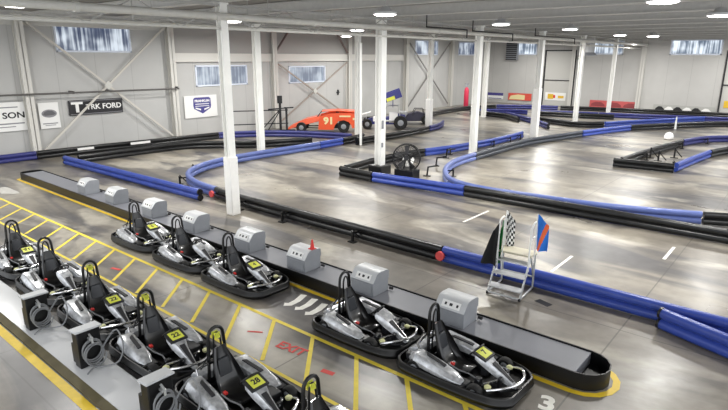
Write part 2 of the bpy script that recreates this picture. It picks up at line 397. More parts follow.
# dark hanging conduits near the roof centre
for (xa, ya, yb, z, lab) in ((-13.0, 19.5, 22.8, 6.15, 'dark bent conduit hung above the main pipe, over the fan'), (-13.0, 23.3, 27.5, 6.12, 'dark bent conduit hung above the main pipe, over the hairpin column'), (-13.0, 30.3, 36.5, 6.12, 'dark conduit hung above the main pipe, farthest along the roof')):
    mb = MB(); mb.tube([(xa, ya, CZ+.01), (xa, ya, z), (xa, yb, z), (xa, yb, z-.35)], .03, 8); tag(mb.build('conduit', mat_=M_dark), lab, 'conduit', 'dark conduits under the roof')

# ------------------------------------------------------------ wall bracing, pipe, signs
def brace(y0, y1, zb, zt, lab, gus=True, m=M_brace):
    r = empty('cross_brace', (WX+.3, (y0+y1)/2, 0), 0, lab, 'brace', 'X bracing on the left wall')
    h = (y1-y0)/2; zc = (zb+zt)/2
    for s in (-1, 1):
        for (a, b) in (((0, s*h, zt), (0, 0, zc)), ((0, 0, zc), (0, s*h, zb))):
            mb = MB(); mb.bar(a, b, .07, .10); mb.build('brace_rod', r, m)
    mb = MB(); mb.prism([(-.22, 0), (0, .25), (.22, 0), (0, -.25)], -.01, .03, Matrix.Translation((.04, 0, zc)) @ Matrix(((0, 0, 1, 0), (1, 0, 0, 0), (0, 1, 0, 0), (0, 0, 0, 1)))); mb.build('gusset_plate', r, M_girder)
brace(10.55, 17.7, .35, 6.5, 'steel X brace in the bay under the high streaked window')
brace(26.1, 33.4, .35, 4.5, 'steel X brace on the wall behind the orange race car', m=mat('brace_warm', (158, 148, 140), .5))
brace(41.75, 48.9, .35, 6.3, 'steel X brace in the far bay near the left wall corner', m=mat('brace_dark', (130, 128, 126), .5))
mb = MB(); mb.cyl((WX+.55, Y0+.2, 3.22), (WX+.55, 18.2, 3.1), .045, seg=10)
for y in (4, 8, 12.2, 14.0, 18.1): mb.box(WX+.0, WX+.6, y-.03, y+.03, 3.08, 3.22)
tag(mb.build('wall_pipe', mat_=mat('grey_pipe', (92, 90, 88), .5)), 'dark grey horizontal pipe across the left wall above the signs', 'pipe')
# knee braces at top of bay 3 columns
for y, s in ((26.2, 1), (33.3, -1)):
    mb = MB(); mb.bar((WX+.3, y-s*.2, 5.2), (WX+.3, y+s*1.3, CZ+.02), .16, .06)
    tag(mb.build('knee_brace', mat_=mat('knee_brown', (128, 112, 108), .5)), 'brown diagonal strut under the roof, ' + ('left' if s > 0 else 'right') + ' side of the orange car bay', 'brace')
def sign(name, lab, y0, y1, z0, z1, base, fn, tilt=0.0, cat='sign'):
    x = WX+.06
    r = empty(name, (x, (y0+y1)/2, (z0+z1)/2), 0, lab, cat)
    w_, h_ = (y1-y0)/2, (z1-z0)/2
    R = Matrix.Rotation(tilt, 4, 'X')
    mb = MB(); mb.box(0, .03, -w_, w_, -h_, h_); mb.build('banner_sheet', r, base, M=R)
    fn(r, w_, h_, R)
    return r
def txt(r, body, size, y, z, m, R, sx=1.0, bold=.01, name='lettering'):
    mb = MB(); mb.m(m); text_mesh(mb, body, size, R @ wallM(.035, y, z), .003, sx=sx, bold=bold); return mb.build(name, r)
def s_son(r, w_, h_, R):
    txt(r, 'SON', .40, .68, .05, M_ink, R, 1.2, .010)
    mb = MB(); mb.box(.03, .04, -w_+.1, w_-.1, -.36, -.30); mb.box(.03, .04, -w_+.3, w_-.3, .42, .47); mb.box(.03, .04, -w_+.2, w_-.5, -.50, -.46); mb.build('printed_rule', r, mat('grey_print', (140, 140, 144), .6), M=R)
sign('wall_banner', 'white banner reading SON in black at the left edge of the left wall', 7.6, 10.0, 1.43, 2.80, M_label, s_son)
def s_badge(r, w_, h_, R):
    mb = MB(); mb.prism([(.36*math.cos(a)*1.0, .2*math.sin(a)*1+.08) for a in [i*PI/10 for i in range(20)]], 0, .012, wallM(.03, 0, .02)); mb.build('printed_emblem', r, mat('grey_print', (140, 140, 144), .6), M=R)
    mb = MB(); mb.prism([(-.3, .05), (-.22, .17), (-.05, .23), (.16, .2), (.3, .06), (.2, .0), (-.2, -.02)], 0, .016, wallM(.035, 0, .02)); mb.build('printed_car_shape', r, mat('dark_grey_print', (96, 96, 100), .6), M=R)
    mb = MB(); mb.box(.03, .04, -.35, .35, -.42, -.37); mb.box(.03, .04, -.25, .25, -.5, -.47); mb.build('printed_rule', r, mat('grey_print', (140, 140, 144), .6), M=R)
sign('wall_banner', 'small white banner with a grey oval car emblem, right of the first wall column', 10.6, 11.55, 1.40, 2.68, M_label, s_badge)
def s_track(r, w_, h_, R):
    txt(r, 'T', .70, -w_+.42, 0, M_label, R, 1.3, .03); txt(r, 'TRK FORD', .38, .40, .0, M_label, R, 1.05, .01, 'small_lettering')
    mb = MB(); mb.box(.031, .036, -w_+.05, w_-.05, h_-.07, h_-.04); mb.box(.031, .036, -w_+.05, w_-.05, -h_+.04, -h_+.07); mb.build('printed_rule', r, mat('grey_print', (140, 140, 144), .6), M=R)
sign('wall_banner', 'black banner with white letters hung below the X brace', 12.05, 14.9, 1.94, 2.72, M_ink, s_track, .0)
def s_shield(r, w_, h_, R):
    sh = [(-.62, .42), (-.5, .5), (.5, .5), (.62, .42), (.64, .0), (.6, -.18), (0, -.5), (-.6, -.18), (-.64, .0)]
    mb = MB(); mb.prism(sh, 0, .01, wallM(.03, .08, .05)); mb.build('printed_shield', r, M_purple, M=R)
    mb = MB(); mb.m(M_label); text_mesh(mb, 'FRANKLIN', .2, R @ wallM(.045, .08, .33), .002, sx=1.15, bold=.01)
    mb.box(.04, .046, -.42, .58, .12, .17); mb.box(.04, .046, -.42, .58, .0, .04)
    mb.prism([(-.5, -.1), (-.12, -.2), (-.12, -.3), (-.5, -.18)], .012, .016, wallM(.03, .08, .05)); mb.prism([(.5, -.1), (.12, -.2), (.12, -.3), (.5, -.18)], .012, .016, wallM(.03, .08, .05)); mb.build('lettering', r)
sign('wall_banner', 'white banner with a purple shield emblem beside the second wall column', 18.75, 21.1, 1.25, 2.6, M_label, s_shield)
mb = MB()
for a in range(3): mb.box(0, .08, -.16+a*.01, .16, -.03+a*.0, .03)
mb.box(0, .08, -.05, .05, -.2, .2); o = mb.build('wall_valve', mat_=M_dark); o.location = (WX+.02, 32.6, 2.2); tag(o, 'small dark cross shaped valve on the wall above the orange car', 'valve')

# back wall objects
def back_banner(name, lab, x0, x1, z0, z1, base, fn, cat='banner'):
    r = empty(name, ((x0+x1)/2, WY-.1, (z0+z1)/2), 0, lab, cat); w_, h_ = (x1-x0)/2, (z1-z0)/2
    mb = MB(); mb.box(-w_, w_, 0, .03, -h_, h_); mb.build('banner_sheet', r, base); fn(r, w_, h_); return r
def bb1(r, w_, h_):
    mb = MB(); mb.box(-w_, w_, -.012, 0, .05, h_); mb.box(-w_+.1, w_-.2, -.012, 0, -h_+.05, -h_+.12); mb.build('printed_stripe', r, M_purple)
back_banner('wall_banner', 'small purple and white banner low on the back wall', -29.8, -27.9, .35, 1.05, M_label, bb1)
def bb2(r, w_, h_):
    mb = MB(); mb.prism([(-w_+.1, -.3), (-w_+.3, .1), (-.2, .25), (.6, .2), (.6, -.3)], 0, .012, backM(0, 0, 0)); mb.box(-.6, -.1, -.014, -.012, -.15, .1); mb.build('printed_car_shape', r, M_cream)
back_banner('wall_banner', 'small red and yellow banner low on the back wall, right of the purple one', -27.3, -24.6, .35, 1.1, mat('red_print', (222, 86, 72), .5), bb2)
def bb3(r, w_, h_):
    for i in range(3):
        x = -w_+.8+i*1.55; mb = MB(); mb.prism([(x-.7, -.2), (x-.6, .05), (x-.2, .22), (x+.3, .2), (x+.65, .0), (x+.7, -.2)], 0, .012, backM(0, 0, 0)); mb.build('printed_car_shape', r, mat('dark_pink_print', (150, 66, 70), .5))
back_banner('wall_banner', 'long pink and red banner behind the farthest white column', -18.4, -14.1, .05, .8, M_pink, bb3)
def bb4(r, w_, h_):
    for nm, m, off in (('printed_dark_car', M_dark, 0), ('printed_white_car', M_label, .78)):
        for i in range(3):
            x = -w_+.55+i*1.5+off
            if x > w_-.4: continue
            mb = MB(); mb.prism([(x-.4, -.22), (x-.35, .0), (x-.1, .2), (x+.15, .18), (x+.4, -.05), (x+.42, -.22)], 0, .012, backM(0, 0, 0)); mb.build(nm, r, m)
back_banner('wall_banner', 'grey banner with dark and white car shapes, right part of the back wall', -12.5, -7.5, .0, .7, mat('pale_print', (176, 176, 172), .5), bb4)
# tall door
r = tag(MB().box(-23.4, -20.2, WY-.06, WY, 0, 5.6).build('door_1', mat_=mat('door_panel', (196, 195, 190), .5)), kind='structure')
mb = MB(); mb.box(-23.45, -23.33, WY-.18, WY-.04, 0, 5.65); mb.box(-20.32, -20.2, WY-.18, WY-.04, 0, 5.65); mb.box(-23.45, -20.2, WY-.18, WY-.04, 5.55, 5.67); mb.box(-23.45, -20.2, WY-.14, WY-.04, 2.58, 2.66); mb.build('door_frame', r, M_dark)
mb = MB(); mb.m(M_label); mb.box(-23.1, -20.9, WY-.1, WY-.07, .55, 1.35); mb.m(M_ylw2); mb.box(-22.8, -22.2, WY-.13, WY-.1, .7, 1.2); mb.box(-21.7, -21.1, WY-.13, WY-.1, .8, 1.05); mb.m(M_red); mb.box(-22.2, -22.0, WY-.13, WY-.1, .8, 1.1); mb.build('door_notice', r)
mb = MB(); mb.box(-.3, .3, -.25, 0, -.2, .2); mb.cyl((0, -.25, 0), (0, -.4, 0), .13); o = mb.build('wall_speaker', mat_=M_kblack); o.location = (-19.7, WY, 4.9); tag(o, 'small black speaker high on the back wall beside the tall door', 'speaker')
r = tag(MB().box(-7.2, -3.8, WY-.06, WY, 0, 5.6).build('door_2', mat_=mat('door_panel', (196, 195, 190), .5)), kind='structure')
mb = MB(); mb.box(-7.3, -7.18, WY-.18, WY-.04, 0, 5.6); mb.box(-7.3, -3.8, WY-.14, WY-.04, 2.6, 2.7); mb.build('door_frame', r, M_dark)
mb = MB(); mb.box(-6.9, -6.3, WY-.1, WY-.07, .7, 1.3); mb.build('door_notice', r, M_ylw2)
# unit heater / louvre
r = empty('louvre_vent', (-27.1, WY-.5, 5.6), 0, 'grey slatted louvre box high in the left part of the back wall', 'vent')
mb = MB(); mb.box(-.65, .65, 0, .45, -1.0, 1.0); mb.build('housing', r, M_grey, bevel=.02)
mb = MB()
for i in range(9):
    mb.box(-.6, .6, -.06, 0.0, -.95+i*.21, -.85+i*.21)
mb.build('slats', r, M_dark)
# round duct piece in front of the second back window
r = empty('roof_duct', (-17.6, 53.5, 5.7), 0, 'grey ventilation duct drop hanging in front of the back wall window', 'duct')
mb = MB(); mb.cyl((0, 0, -.3), (0, 0, 1.1), .45, seg=16); mb.build('duct_body', r, M_greylid); mb = MB(); mb.lathe([(.45, -.3), (.7, -.55), (.7, -.6), (.3, -.6)], seg=16); mb.build('diffuser', r, M_grey)

# red cylinder by the left corner
r = empty('gas_cylinder', (-26.75, 47.4, 0), 0, 'tall red cylinder standing beyond the barrier near the left wall corner', 'cylinder')
mb = MB(); mb.lathe([(.2, 0), (.23, .05), (.23, 1.75), (.2, 1.95), (.12, 2.1), (.1, 2.15)], seg=18); mb.build('tank', r, mat('red_tank', (214, 52, 84), .4)); mb = MB(); mb.cyl((0, 0, 2.14), (0, 0, 2.5), .14, .1, 10); mb.box(-.2, .2, -.05, .05, 2.4, 2.5); mb.build('valve', r, M_grey)

# ------------------------------------------------------------ ceiling lights
LP = [((385, 14), 'over the middle of the photo, biggest in full view'), ((501, 24), 'second in the row leading right from the fan column'), ((570, 29), 'third in the row, above the tall door'),
      ((16, 5), 'at the top left corner, over the high window'), ((232, 21), 'beside the top of the thick padded column'), ((346, 36), 'low in view above the orange car'),
      ((663, 1), 'cut by the top edge toward the right'), ((720, 15), 'at the right edge of the photo'), ((548, 39), 'small, far back above the tall door'), ((620, 35), 'small, far back above the red banner'), ((653, 36), 'small, far back left of the bright back window'), ((357, 30), 'close beside the column near the orange car')]
lens_m = mat('led_lens', (255, 253, 248), .3, emit=9.0)
first = None
def make_light():
    r = empty('ceiling_light', (0, 0, 0), 0)
    mb = MB(); mb.lathe([(.34, -.02), (.36, .0), (.36, .05), (.18, .12), (.12, .2), (.05, .22)], seg=24); mb.build('housing', r, M_greylid)
    mb = MB(); mb.lathe([(.05, -.06), (.25, -.05), (.33, -.02), (.33, 0)], seg=24); mb.build('lens', r, lens_m)
    mb = MB(); mb.cyl((0, 0, .2), (0, 0, CZ-6.2), .012, seg=6); mb.build('hanger', r, M_joist)
    return r
lightdata = bpy.data.lights.new('led', 'AREA'); lightdata.shape = 'DISK'; lightdata.size = .7; lightdata.energy = LIGHT_W; lightdata.color = (1, .985, .95)
spots = [(P(px, py, 6.2), lab) for (px, py), lab in LP]
for pos, lab in spots:
    o = make_light() if first is None else copy_tree(first)
    if first is None: first = o
    o.location = pos; tag(o, 'round white LED high bay light ' + lab, 'ceiling light', 'LED high bay lights')
    l = bpy.data.objects.new('led_lamp', lightdata); col.objects.link(l); l.location = (pos.x, pos.y, 6.12)
for x, y in ((4, 14), (3, 22), (4, 32), (-24, 6), (-3, 30), (-2, 40), (-24, 14), (-24, 38), (-20, 50), (-26, 20), (-17, 44), (-10, 47), (-3, 49), (-26, 32), (-26, 45), (-13, 53), (-24, 53.5), (-6, 54)):  # added fill lamps with no fixtures, brightening the walls and far hall
    l = bpy.data.objects.new('led_lamp', lightdata); col.objects.link(l); l.location = (x, y, 6.12)

# ------------------------------------------------------------ floor markings (children of the floor)
def stripe(mb, p, q, w_, z=.004):
    p, q = Vector((p[0], p[1], 0)), Vector((q[0], q[1], 0)); d = (q-p).normalized(); n = Vector((-d.y, d.x, 0))*w_/2
    v = [mb.bm.verts.new(Vector((a.x, a.y, z))) for a in (p-n, q-n, q+n, p+n)]; mb._face(v)
mb = MB(); stripe(mb, (-26, 6.12), (1.0, 6.45), .085)
for i in range(24):
    x = -4.40-1.05*i+1.05*2
    stripe(mb, (x, 6.41+(x)*.0122), (x+.95, 5.22), .075, .006)
stripe(mb, (-24, 5.14), (-1, 5.14), .07, .005)
mb.build('parking_lines', FLOOR, M_yel)
mb = MB(); stripe(mb, (-26, 2.73), (1, 2.73), .15); mb.build('edge_line', FLOOR, mat('deep_yellow_paint', (244, 208, 50), .5, noise=.08))
# white start line bars, arrows and numeral
mb = MB()
for x, a, b in ((-8.06, 14.5, 16.2), (-4.38, 12.3, 13.7), (-2.5, 15.0, 16.2)): stripe(mb, (x, a), (x, b), .075)
mb.build('track_bars', FLOOR, M_wpaint)
mb = MB()
for q in (((284, 304.5), (290, 304.5), (297, 301), (304, 295)), ((295, 308.5), (301, 308.5), (308, 305), (315, 299)), ((305, 313.5), (311, 313.5), (318, 310), (325, 304))):
    pts = smooth_path([P(*p_) for p_ in q], .15)
    L_, R_ = [], []
    for i, p_ in enumerate(pts):
        d = pts[min(i+1, len(pts)-1)]-pts[max(i-1, 0)]; d.z = 0; d.normalize(); n_ = Vector((-d.y, d.x, 0))*.075
        L_.append(mb.bm.verts.new((p_.x+n_.x, p_.y+n_.y, .005))); R_.append(mb.bm.verts.new((p_.x-n_.x, p_.y-n_.y, .005)))
    for i in range(len(pts)-1): mb._face([R_[i], R_[i+1], L_[i+1], L_[i]])
mb.m(M_wpaint); text_mesh(mb, '3', .5, Matrix.Translation((-2.42, 7.18, .005)) @ Matrix.Rotation(.25, 4, 'Z'), .0005, bold=.02)
mb.build('direction_marks', FLOOR, M_wpaint)
mb = MB(); mb.m(M_redpaint); text_mesh(mb, 'EXIT', .30, Matrix.Translation((-6.5, 5.80, .006)) @ Matrix.Rotation(.12, 4, 'Z'), .0005, sx=1.0, bold=.008)
stripe(mb, (-7.6, 5.70), (-7.35, 5.86), .05); stripe(mb, (-5.62, 5.66), (-5.38, 5.70), .10); p = P(116, 269); stripe(mb, (p.x-.15, p.y-.04), (p.x+.15, p.y+.04), .09)
mb.build('floor_lettering', FLOOR, M_redpaint)
mb = MB(); a, b, c = P(-20, 192), P(14, 187), P(10, 193)
for (px, py, rx, ry) in ((6, 191, .7, .35),):
    q = P(px, py); mb.prism([(q.x+rx*math.cos(t)*(1+.25*math.sin(3*t)), q.y+ry*math.sin(t)*(1+.3*math.cos(2*t))) for t in [i*PI/12 for i in range(24)]], .001, .004)
mb.build('worn_white_patch', FLOOR, mat('worn_white', (188, 186, 180), .4, noise=.12, nscale=6))
mb = MB(); stripe(mb, P(537, 300)[:2], P(550, 306)[:2], .18); mb.build('floor_plate', FLOOR, M_dark)

# ------------------------------------------------------------ barriers
def barrier(pts, m, lab, group, posts=(), side=1, caps=(False, False), r_=.105, smoothed=True):
    """two stacked plastic tubes following pts (the line of their centres), braced from one side"""
    path = smooth_path([(p[0], p[1], 0) for p in pts]) if smoothed and len(pts) > 2 else [Vector((p[0], p[1], 0)) for p in pts]
    o0 = path[0].copy(); r = empty('track_barrier', o0, 0, lab, 'barrier', group)
    path = [p-o0 for p in path]
    for nm, z in (('lower_tube', r_+.01), ('upper_tube', 3*r_+.01)):
        mb = MB(); mb.tube([p+Vector((0, 0, z)) for p in path], r_, 14); mb.build(nm, r, m)
    # backing strip that closes the groove
    mb = MB()
    mb.tube([p+Vector((0, 0, 2*r_+.01)) for p in path], .035, 6, rz=2.2); mb.build('joining_strip', r, m)
    for end, on in ((0, caps[0]), (-1, caps[1])):
        if on:
            d = (path[0]-path[1]).normalized() if end == 0 else (path[-1]-path[-2]).normalized()
            mb = MB()
            for z in (r_+.01, 3*r_+.01): mb.cyl(path[end]+Vector((0, 0, z))+d*.0, path[end]+Vector((0, 0, z))+d*.05, r_*1.08, seg=14)
            mb.build('end_cap', r, M_black)
    # posts: distance along path
    L = [0]
    for a, b in zip(path, path[1:]): L.append(L[-1]+(b-a).length)
    for s in posts:
        s = s*L[-1]
        for i in range(len(L)-1):
            if L[i] <= s <= L[i+1]+1e-6:
                t = (s-L[i])/(L[i+1]-L[i]); p = path[i].lerp(path[i+1], t); d = (path[i+1]-path[i]).normalized(); break
        n = Vector((-d.y, d.x, 0))*side
        mb = MB(); q = p+n*.34
        mb.bar(q+Vector((0, 0, .02)), q+Vector((0, 0, .30)), .055); mb.box(q.x-.11, q.x+.11, q.y-.09, q.y+.09, 0.005, .03)
        mb.bar(q+Vector((0, 0, .26)), p+n*.08+Vector((0, 0, .26)), .045); mb.bar(q+Vector((0, 0, .38)), p+n*.1+Vector((0, 0, .1)), .03)
        mb.cyl(q+Vector((0, 0, .3)), q+Vector((0, 0, .33)), .05, seg=8)
        mb.build('brace_foot', r, M_kblack)
    return r
G = 'plastic tube barriers lining the track'
FB = 11.16
barrier([(-16.35, 11.28), (-16.0, 11.2), (-15.0, FB), (-6.74, FB)], M_black, 'long straight black barrier run passing behind the thick padded column', G, (.2, .42, .72), -1)
barrier([(-6.70, FB), (3.0, FB)], M_blue, 'long straight blue barrier run passing behind the white flag stand', G, (), -1)
barrier([(-1.68, 10.84), (-0.5, 10.42), (2.2, 9.5)], M_blue, 'short blue barrier angled in front of the straight blue run at the lower right edge', G, (), -1, (True, False))
barrier([(-27.0, 10.40), (-16.5, 10.66)], M_blue, 'loose straight blue barrier beyond the charging platform on the left', G, (), 1, (True, True))
# left hairpin
barrier([(-16.4, 11.3), (-17.2, 11.36), (-18.1, 11.52), (-19.3, 12.0), (-20.2, 12.8), (-20.9, 14.1), (-21.2, 15.6), (-21.25, 17.5), (-21.15, 20.0), (-21.1, 21.4)], mat('faded_blue_plastic', (92, 108, 168), .33, noise=.1, nscale=2.5), 'curved blue hairpin barrier wrapping round left of the thick padded column', G, (.22, .38), 1)
barrier([(-21.1, 21.45), (-21.12, 23.3)], M_blue, 'straight bright blue piece between the left hairpin and the black piece by the orange car', G, (), 1)
barrier([(-21.12, 23.35), (-21.3, 24.6), (-21.5, 25.6)], M_black, 'short black barrier ending just below the orange car', G, (), 1, (False, True))
# left wall run
barrier([(-29.4, 1.0), (-29.4, 10.0)], M_navy, 'dark blue barrier along the left wall at the left photo edge', G)
barrier([(-29.4, 10.05), (-29.2, 13), (-28.85, 16), (-28.65, 18.4), (-28.45, 20.0)], M_black, 'black barrier along the left wall under the X brace', G)
barrier([(-28.43, 20.05), (-28.1, 20.9), (-26.9, 22.6), (-24.9, 24.0), (-22.8, 24.8), (-21.9, 25.0)], M_navy, 'dark blue curved barrier in front of the orange race car', G)
barrier([(-26.75, 10.9), (-26.8, 13.4), (-26.65, 16.2), (-25.7, 17.7), (-24.2, 19.2), (-23.2, 21.0), (-22.7, 22.4)], M_black, 'long black barrier inside the left bend, parallel to the wall barrier', G)
for (px, lab_) in ((90, 0), (145, 1)):
    q = P(px, 149 if px == 90 else 143, .36); wb = [o for o in bpy.data.objects if o.get('label', '').startswith('black barrier along the left wall under')][0]
    mb = MB(); mb.box(-.015, .015, -.55 if lab_ else -.4, .55 if lab_ else .4, -.06, .06)
    for i in range(7): mb.box(.015, .018, -.38+i*.12, -.32+i*.12, -.03, .03)
    xx = -29.02 if px == 90 else -28.78
    sp_ = mb.build('sponsor_plate', wb, M_label); sp_.location = (xx+29.4+.115, q.y+.0-10.05, .33); sp_.rotation_euler.z = -.08; sp_['label'] = 'small white plate on the barrier'
# centre triangle
barrier([(-15.5, 17.05), (-13.76, 17.0)], M_black, 'short black barrier at the left point of the centre triangle, facing the camera', G, (), 1, (True, False))
barrier([(-13.7, 17.0), (-9.68, 17.36)], M_blue, 'blue barrier piece in front of the fan and the boxed column', G)
barrier([(-9.64, 17.36), (3.0, 17.50)], M_black, 'long straight black barrier crossing the hall beyond the flag stand', G)
barrier([(-15.55, 17.35), (-15.75, 19.5), (-15.75, 21.5), (-15.45, 23.3)], M_black, 'black barrier forming the back side of the centre triangle behind the fan', G)
barrier([(-15.42, 23.35), (-14.95, 25.2), (-14.6, 27.8), (-14.45, 30.0), (-14.5, 33.0)], M_blue, 'blue barrier leading away from the fan toward the sleeved far column', G, (.15, .38, .55, .75, .9), -1, (False, True))
# right hairpin
barrier([(-12.9, 24.0), (-12.85, 22.6), (-12.55, 21.1), (-11.95, 19.7), (-11.1, 18.55), (-10.2, 17.95), (-9.0, 17.72), (-7.2, 17.85), (-5.2, 18.1), (-3.9, 18.45), (-2.35, 19.05)], mat('faded_blue_plastic', (92, 108, 168), .33, noise=.1, nscale=2.5), 'large blue hairpin bend whose lower leg runs beside the long black barrier', G, (.28,), 1)
barrier([(-2.3, 19.07), (-.5, 20.0), (2.5, 22.0)], M_black, 'black barrier continuing the large blue hairpin at the right photo edge', G)
barrier([(-12.9, 24.05), (-12.95, 27.0), (-12.85, 30.5), (-12.2, 33.6), (-11.75, 35.9)], mat('grey_black_plastic', (58, 64, 74), .32, noise=.2, nscale=2), 'dark grey upper leg of the large hairpin, passing in front of the sleeved column', G)
barrier([(-11.73, 36.0), (-10.9, 39.0), (-10.2, 41.2)], M_blue, 'blue barrier piece on the far end of the large hairpin', G)
barrier([(-10.18, 41.3), (-8.0, 45.0), (-5.2, 48.6), (-1, 52)], M_black, 'black barrier running off right beyond the blue hairpin end', G)
# island on the right
barrier([(-7.15, 26.95), (-4.75, 27.2)], M_black, 'short black barrier closing the near side of the right hand island', G, (), 1, (True, True))
barrier([(-6.95, 27.3), (-6.75, 30.0), (-6.4, 33.2), (-6.0, 35.9)], M_black, 'black barrier along the far left side of the right hand island', G, (.3, .9), -1)
barrier([(-5.97, 36.0), (-5.3, 38.2), (-4.2, 39.6), (-1.5, 41.5)], M_navy, 'blue barrier curving away at the far end of the right hand island', G, (.3, .75), -1)
barrier([(-4.68, 27.5), (-4.45, 30.0), (-4.15, 32.6)], M_blue, 'bright blue barrier on the near right side of the right hand island', G, (.15,), 1)
barrier([(-4.13, 32.7), (-3.4, 34.9), (-1.5, 36.8), (1, 38)], M_black, 'black barrier leaving the right hand island at the photo edge', G)
# middle distance
barrier([(-20.5, 23.9), (-20.35, 27.8), (-20.5, 31.4)], M_black, 'black barrier in front of the winged race car', G, (), 1, (True, False))
barrier([(-20.5, 31.5), (-20.9, 33.4), (-21.6, 35.0)], M_navy, 'short dark blue barrier beside the column with the stripped racer', G)
barrier([(-25.4, 38.2), (-26.2, 43.0), (-26.2, 47.0), (-25.0, 50.2)], M_black, 'black barrier along the far left wall below the far X brace', G)
barrier([(-24.95, 50.3), (-22.5, 51.9), (-19.8, 52.9)], M_navy, 'dark blue barrier along the back wall in front of the small banners', G)
barrier([(-19.7, 53.3), (-12.1, 55.2), (-1, 56.9)], M_black, 'black barrier along the back wall under the red and grey banners', G)
barrier([(-19.8, 47.7), (-14.8, 49.0)], M_navy, 'dark blue second row barrier before the tall door', G)
barrier([(-19.5, 46.4), (-13.2, 47.9)], M_black, 'black barrier row in front of the dark blue one before the tall door', G)
barrier([(-14.75, 49.0), (-5.8, 51.8), (-1, 53.3)], M_navy, 'dark blue second row barrier before the right part of the back wall', G)
barrier([(-23.9, 43.2), (-20.7, 42.9), (-18.2, 40.6)], M_black, 'black barrier with pale worn marks left of the tall door columns', G)
barrier([(-21.0, 44.3), (-17.6, 41.2), (-14.9, 38.3)], M_navy, 'dark blue diagonal barrier ending in front of the sleeved far column', G, (), 1, (False, True))
barrier([(-24.2, 44.6), (-22.4, 46.2), (-20.2, 46.8)], M_navy, 'dark blue barrier rising to a point behind the diagonal barrier', G)
barrier([(-17.9, 42.6), (-15.2, 41.1), (-13.6, 40.8), (-12.2, 41.9)], M_black, 'black barrier in front of the column by the tall door', G)
barrier([(-12.15, 42.1), (-10.5, 45.4), (-7.2, 51.5)], M_blue, 'blue barrier leading from the tall door column to the back right', G)
# joint collars
for p, lab in (((-16.35, FB+.02), 'red joint marker on the barrier left of the thick padded column'), ((-6.72, FB-.02), 'round red joint marker on the barrier where black meets blue')):
    mb = MB(); mb.cyl((p[0], p[1]-.16, .2), (p[0], p[1]-.09, .2), .12, .12, 14); tag(mb.build('joint_marker', mat_=mat('coral_red', (222, 84, 84), .5)), lab, 'marker', 'red markers on the barrier joints')

# ------------------------------------------------------------ raised islands
r = empty('charging_platform', (-13, 8.26, 0), 0, 'long low grey platform with a black skirt carrying the grey charger cabinets', 'platform')
xa, xb, ya, yb = -25.3+13, -1.86+13, -.42, .42
def stad(d, ex=0):
    pts = []
    for i in range(9): a = -PI/2+PI*i/8; pts.append((xb-.42+ex+(.42+d)*math.cos(a), (.42+d)*math.sin(a)))
    for i in range(9): a = PI/2+PI*i/8; pts.append((xa+.2-ex+(.42+d)*math.cos(a)*.5, (.42+d)*math.sin(a)))
    return pts
mb = MB(); o_, i_ = stad(0), stad(-.02); n = len(o_)
for z0, z1 in ((0.0, .28),):
    A = [[mb.bm.verts.new(Vector((*p, z))) for p in q] for q, z in ((o_, z0), (o_, z1), (i_, z1), (i_, z0))]
    for a, b in ((0, 1), (1, 2), (2, 3)):
        for k in range(n): mb._face([A[a][k], A[a][(k+1) % n], A[b][(k+1) % n], A[b][k]], True)
mb.build('skirt', r, M_kblack)
mb = MB(); mb.box(xa+.35, xb-.42, ya+.03, yb-.03, .02, .255)
mb.build('deck', r, M_deck, bevel=.004)
mb = MB(); mb.prism(stad(-.03), .0, .06); mb.build('base', r, M_kblack)
mb = MB(); o_, i_ = stad(.16), stad(.05); A = [[mb.bm.verts.new(Vector((*p, .005))) for p in q] for q in (o_, i_)]
for k in range(n): mb._face([A[0][k], A[0][(k+1) % n], A[1][(k+1) % n], A[1][k]])
mb.build('edge_stripe', r, mat('deep_yellow_paint', (244, 208, 50), .5))

r = empty('pit_platform', (-13, 3.25, 0), 0, 'pale grey raised deck beside the near row of karts with a worn dark rubber edge', 'platform')
mb = MB(); mb.box(-13, 13, -.295, .27, 0.0, .07); mb.build('deck', r, M_deck2, bevel=.01)
mb = MB(); mb.hexa([(-13, -.42, .0), (13, -.42, .0), (-13, -.30, 0), (13, -.30, 0), (-13, -.42, .03), (13, -.42, .03), (-13, -.30, .07), (13, -.30, .07)]); mb.build('rubber_edge', r, M_olive)

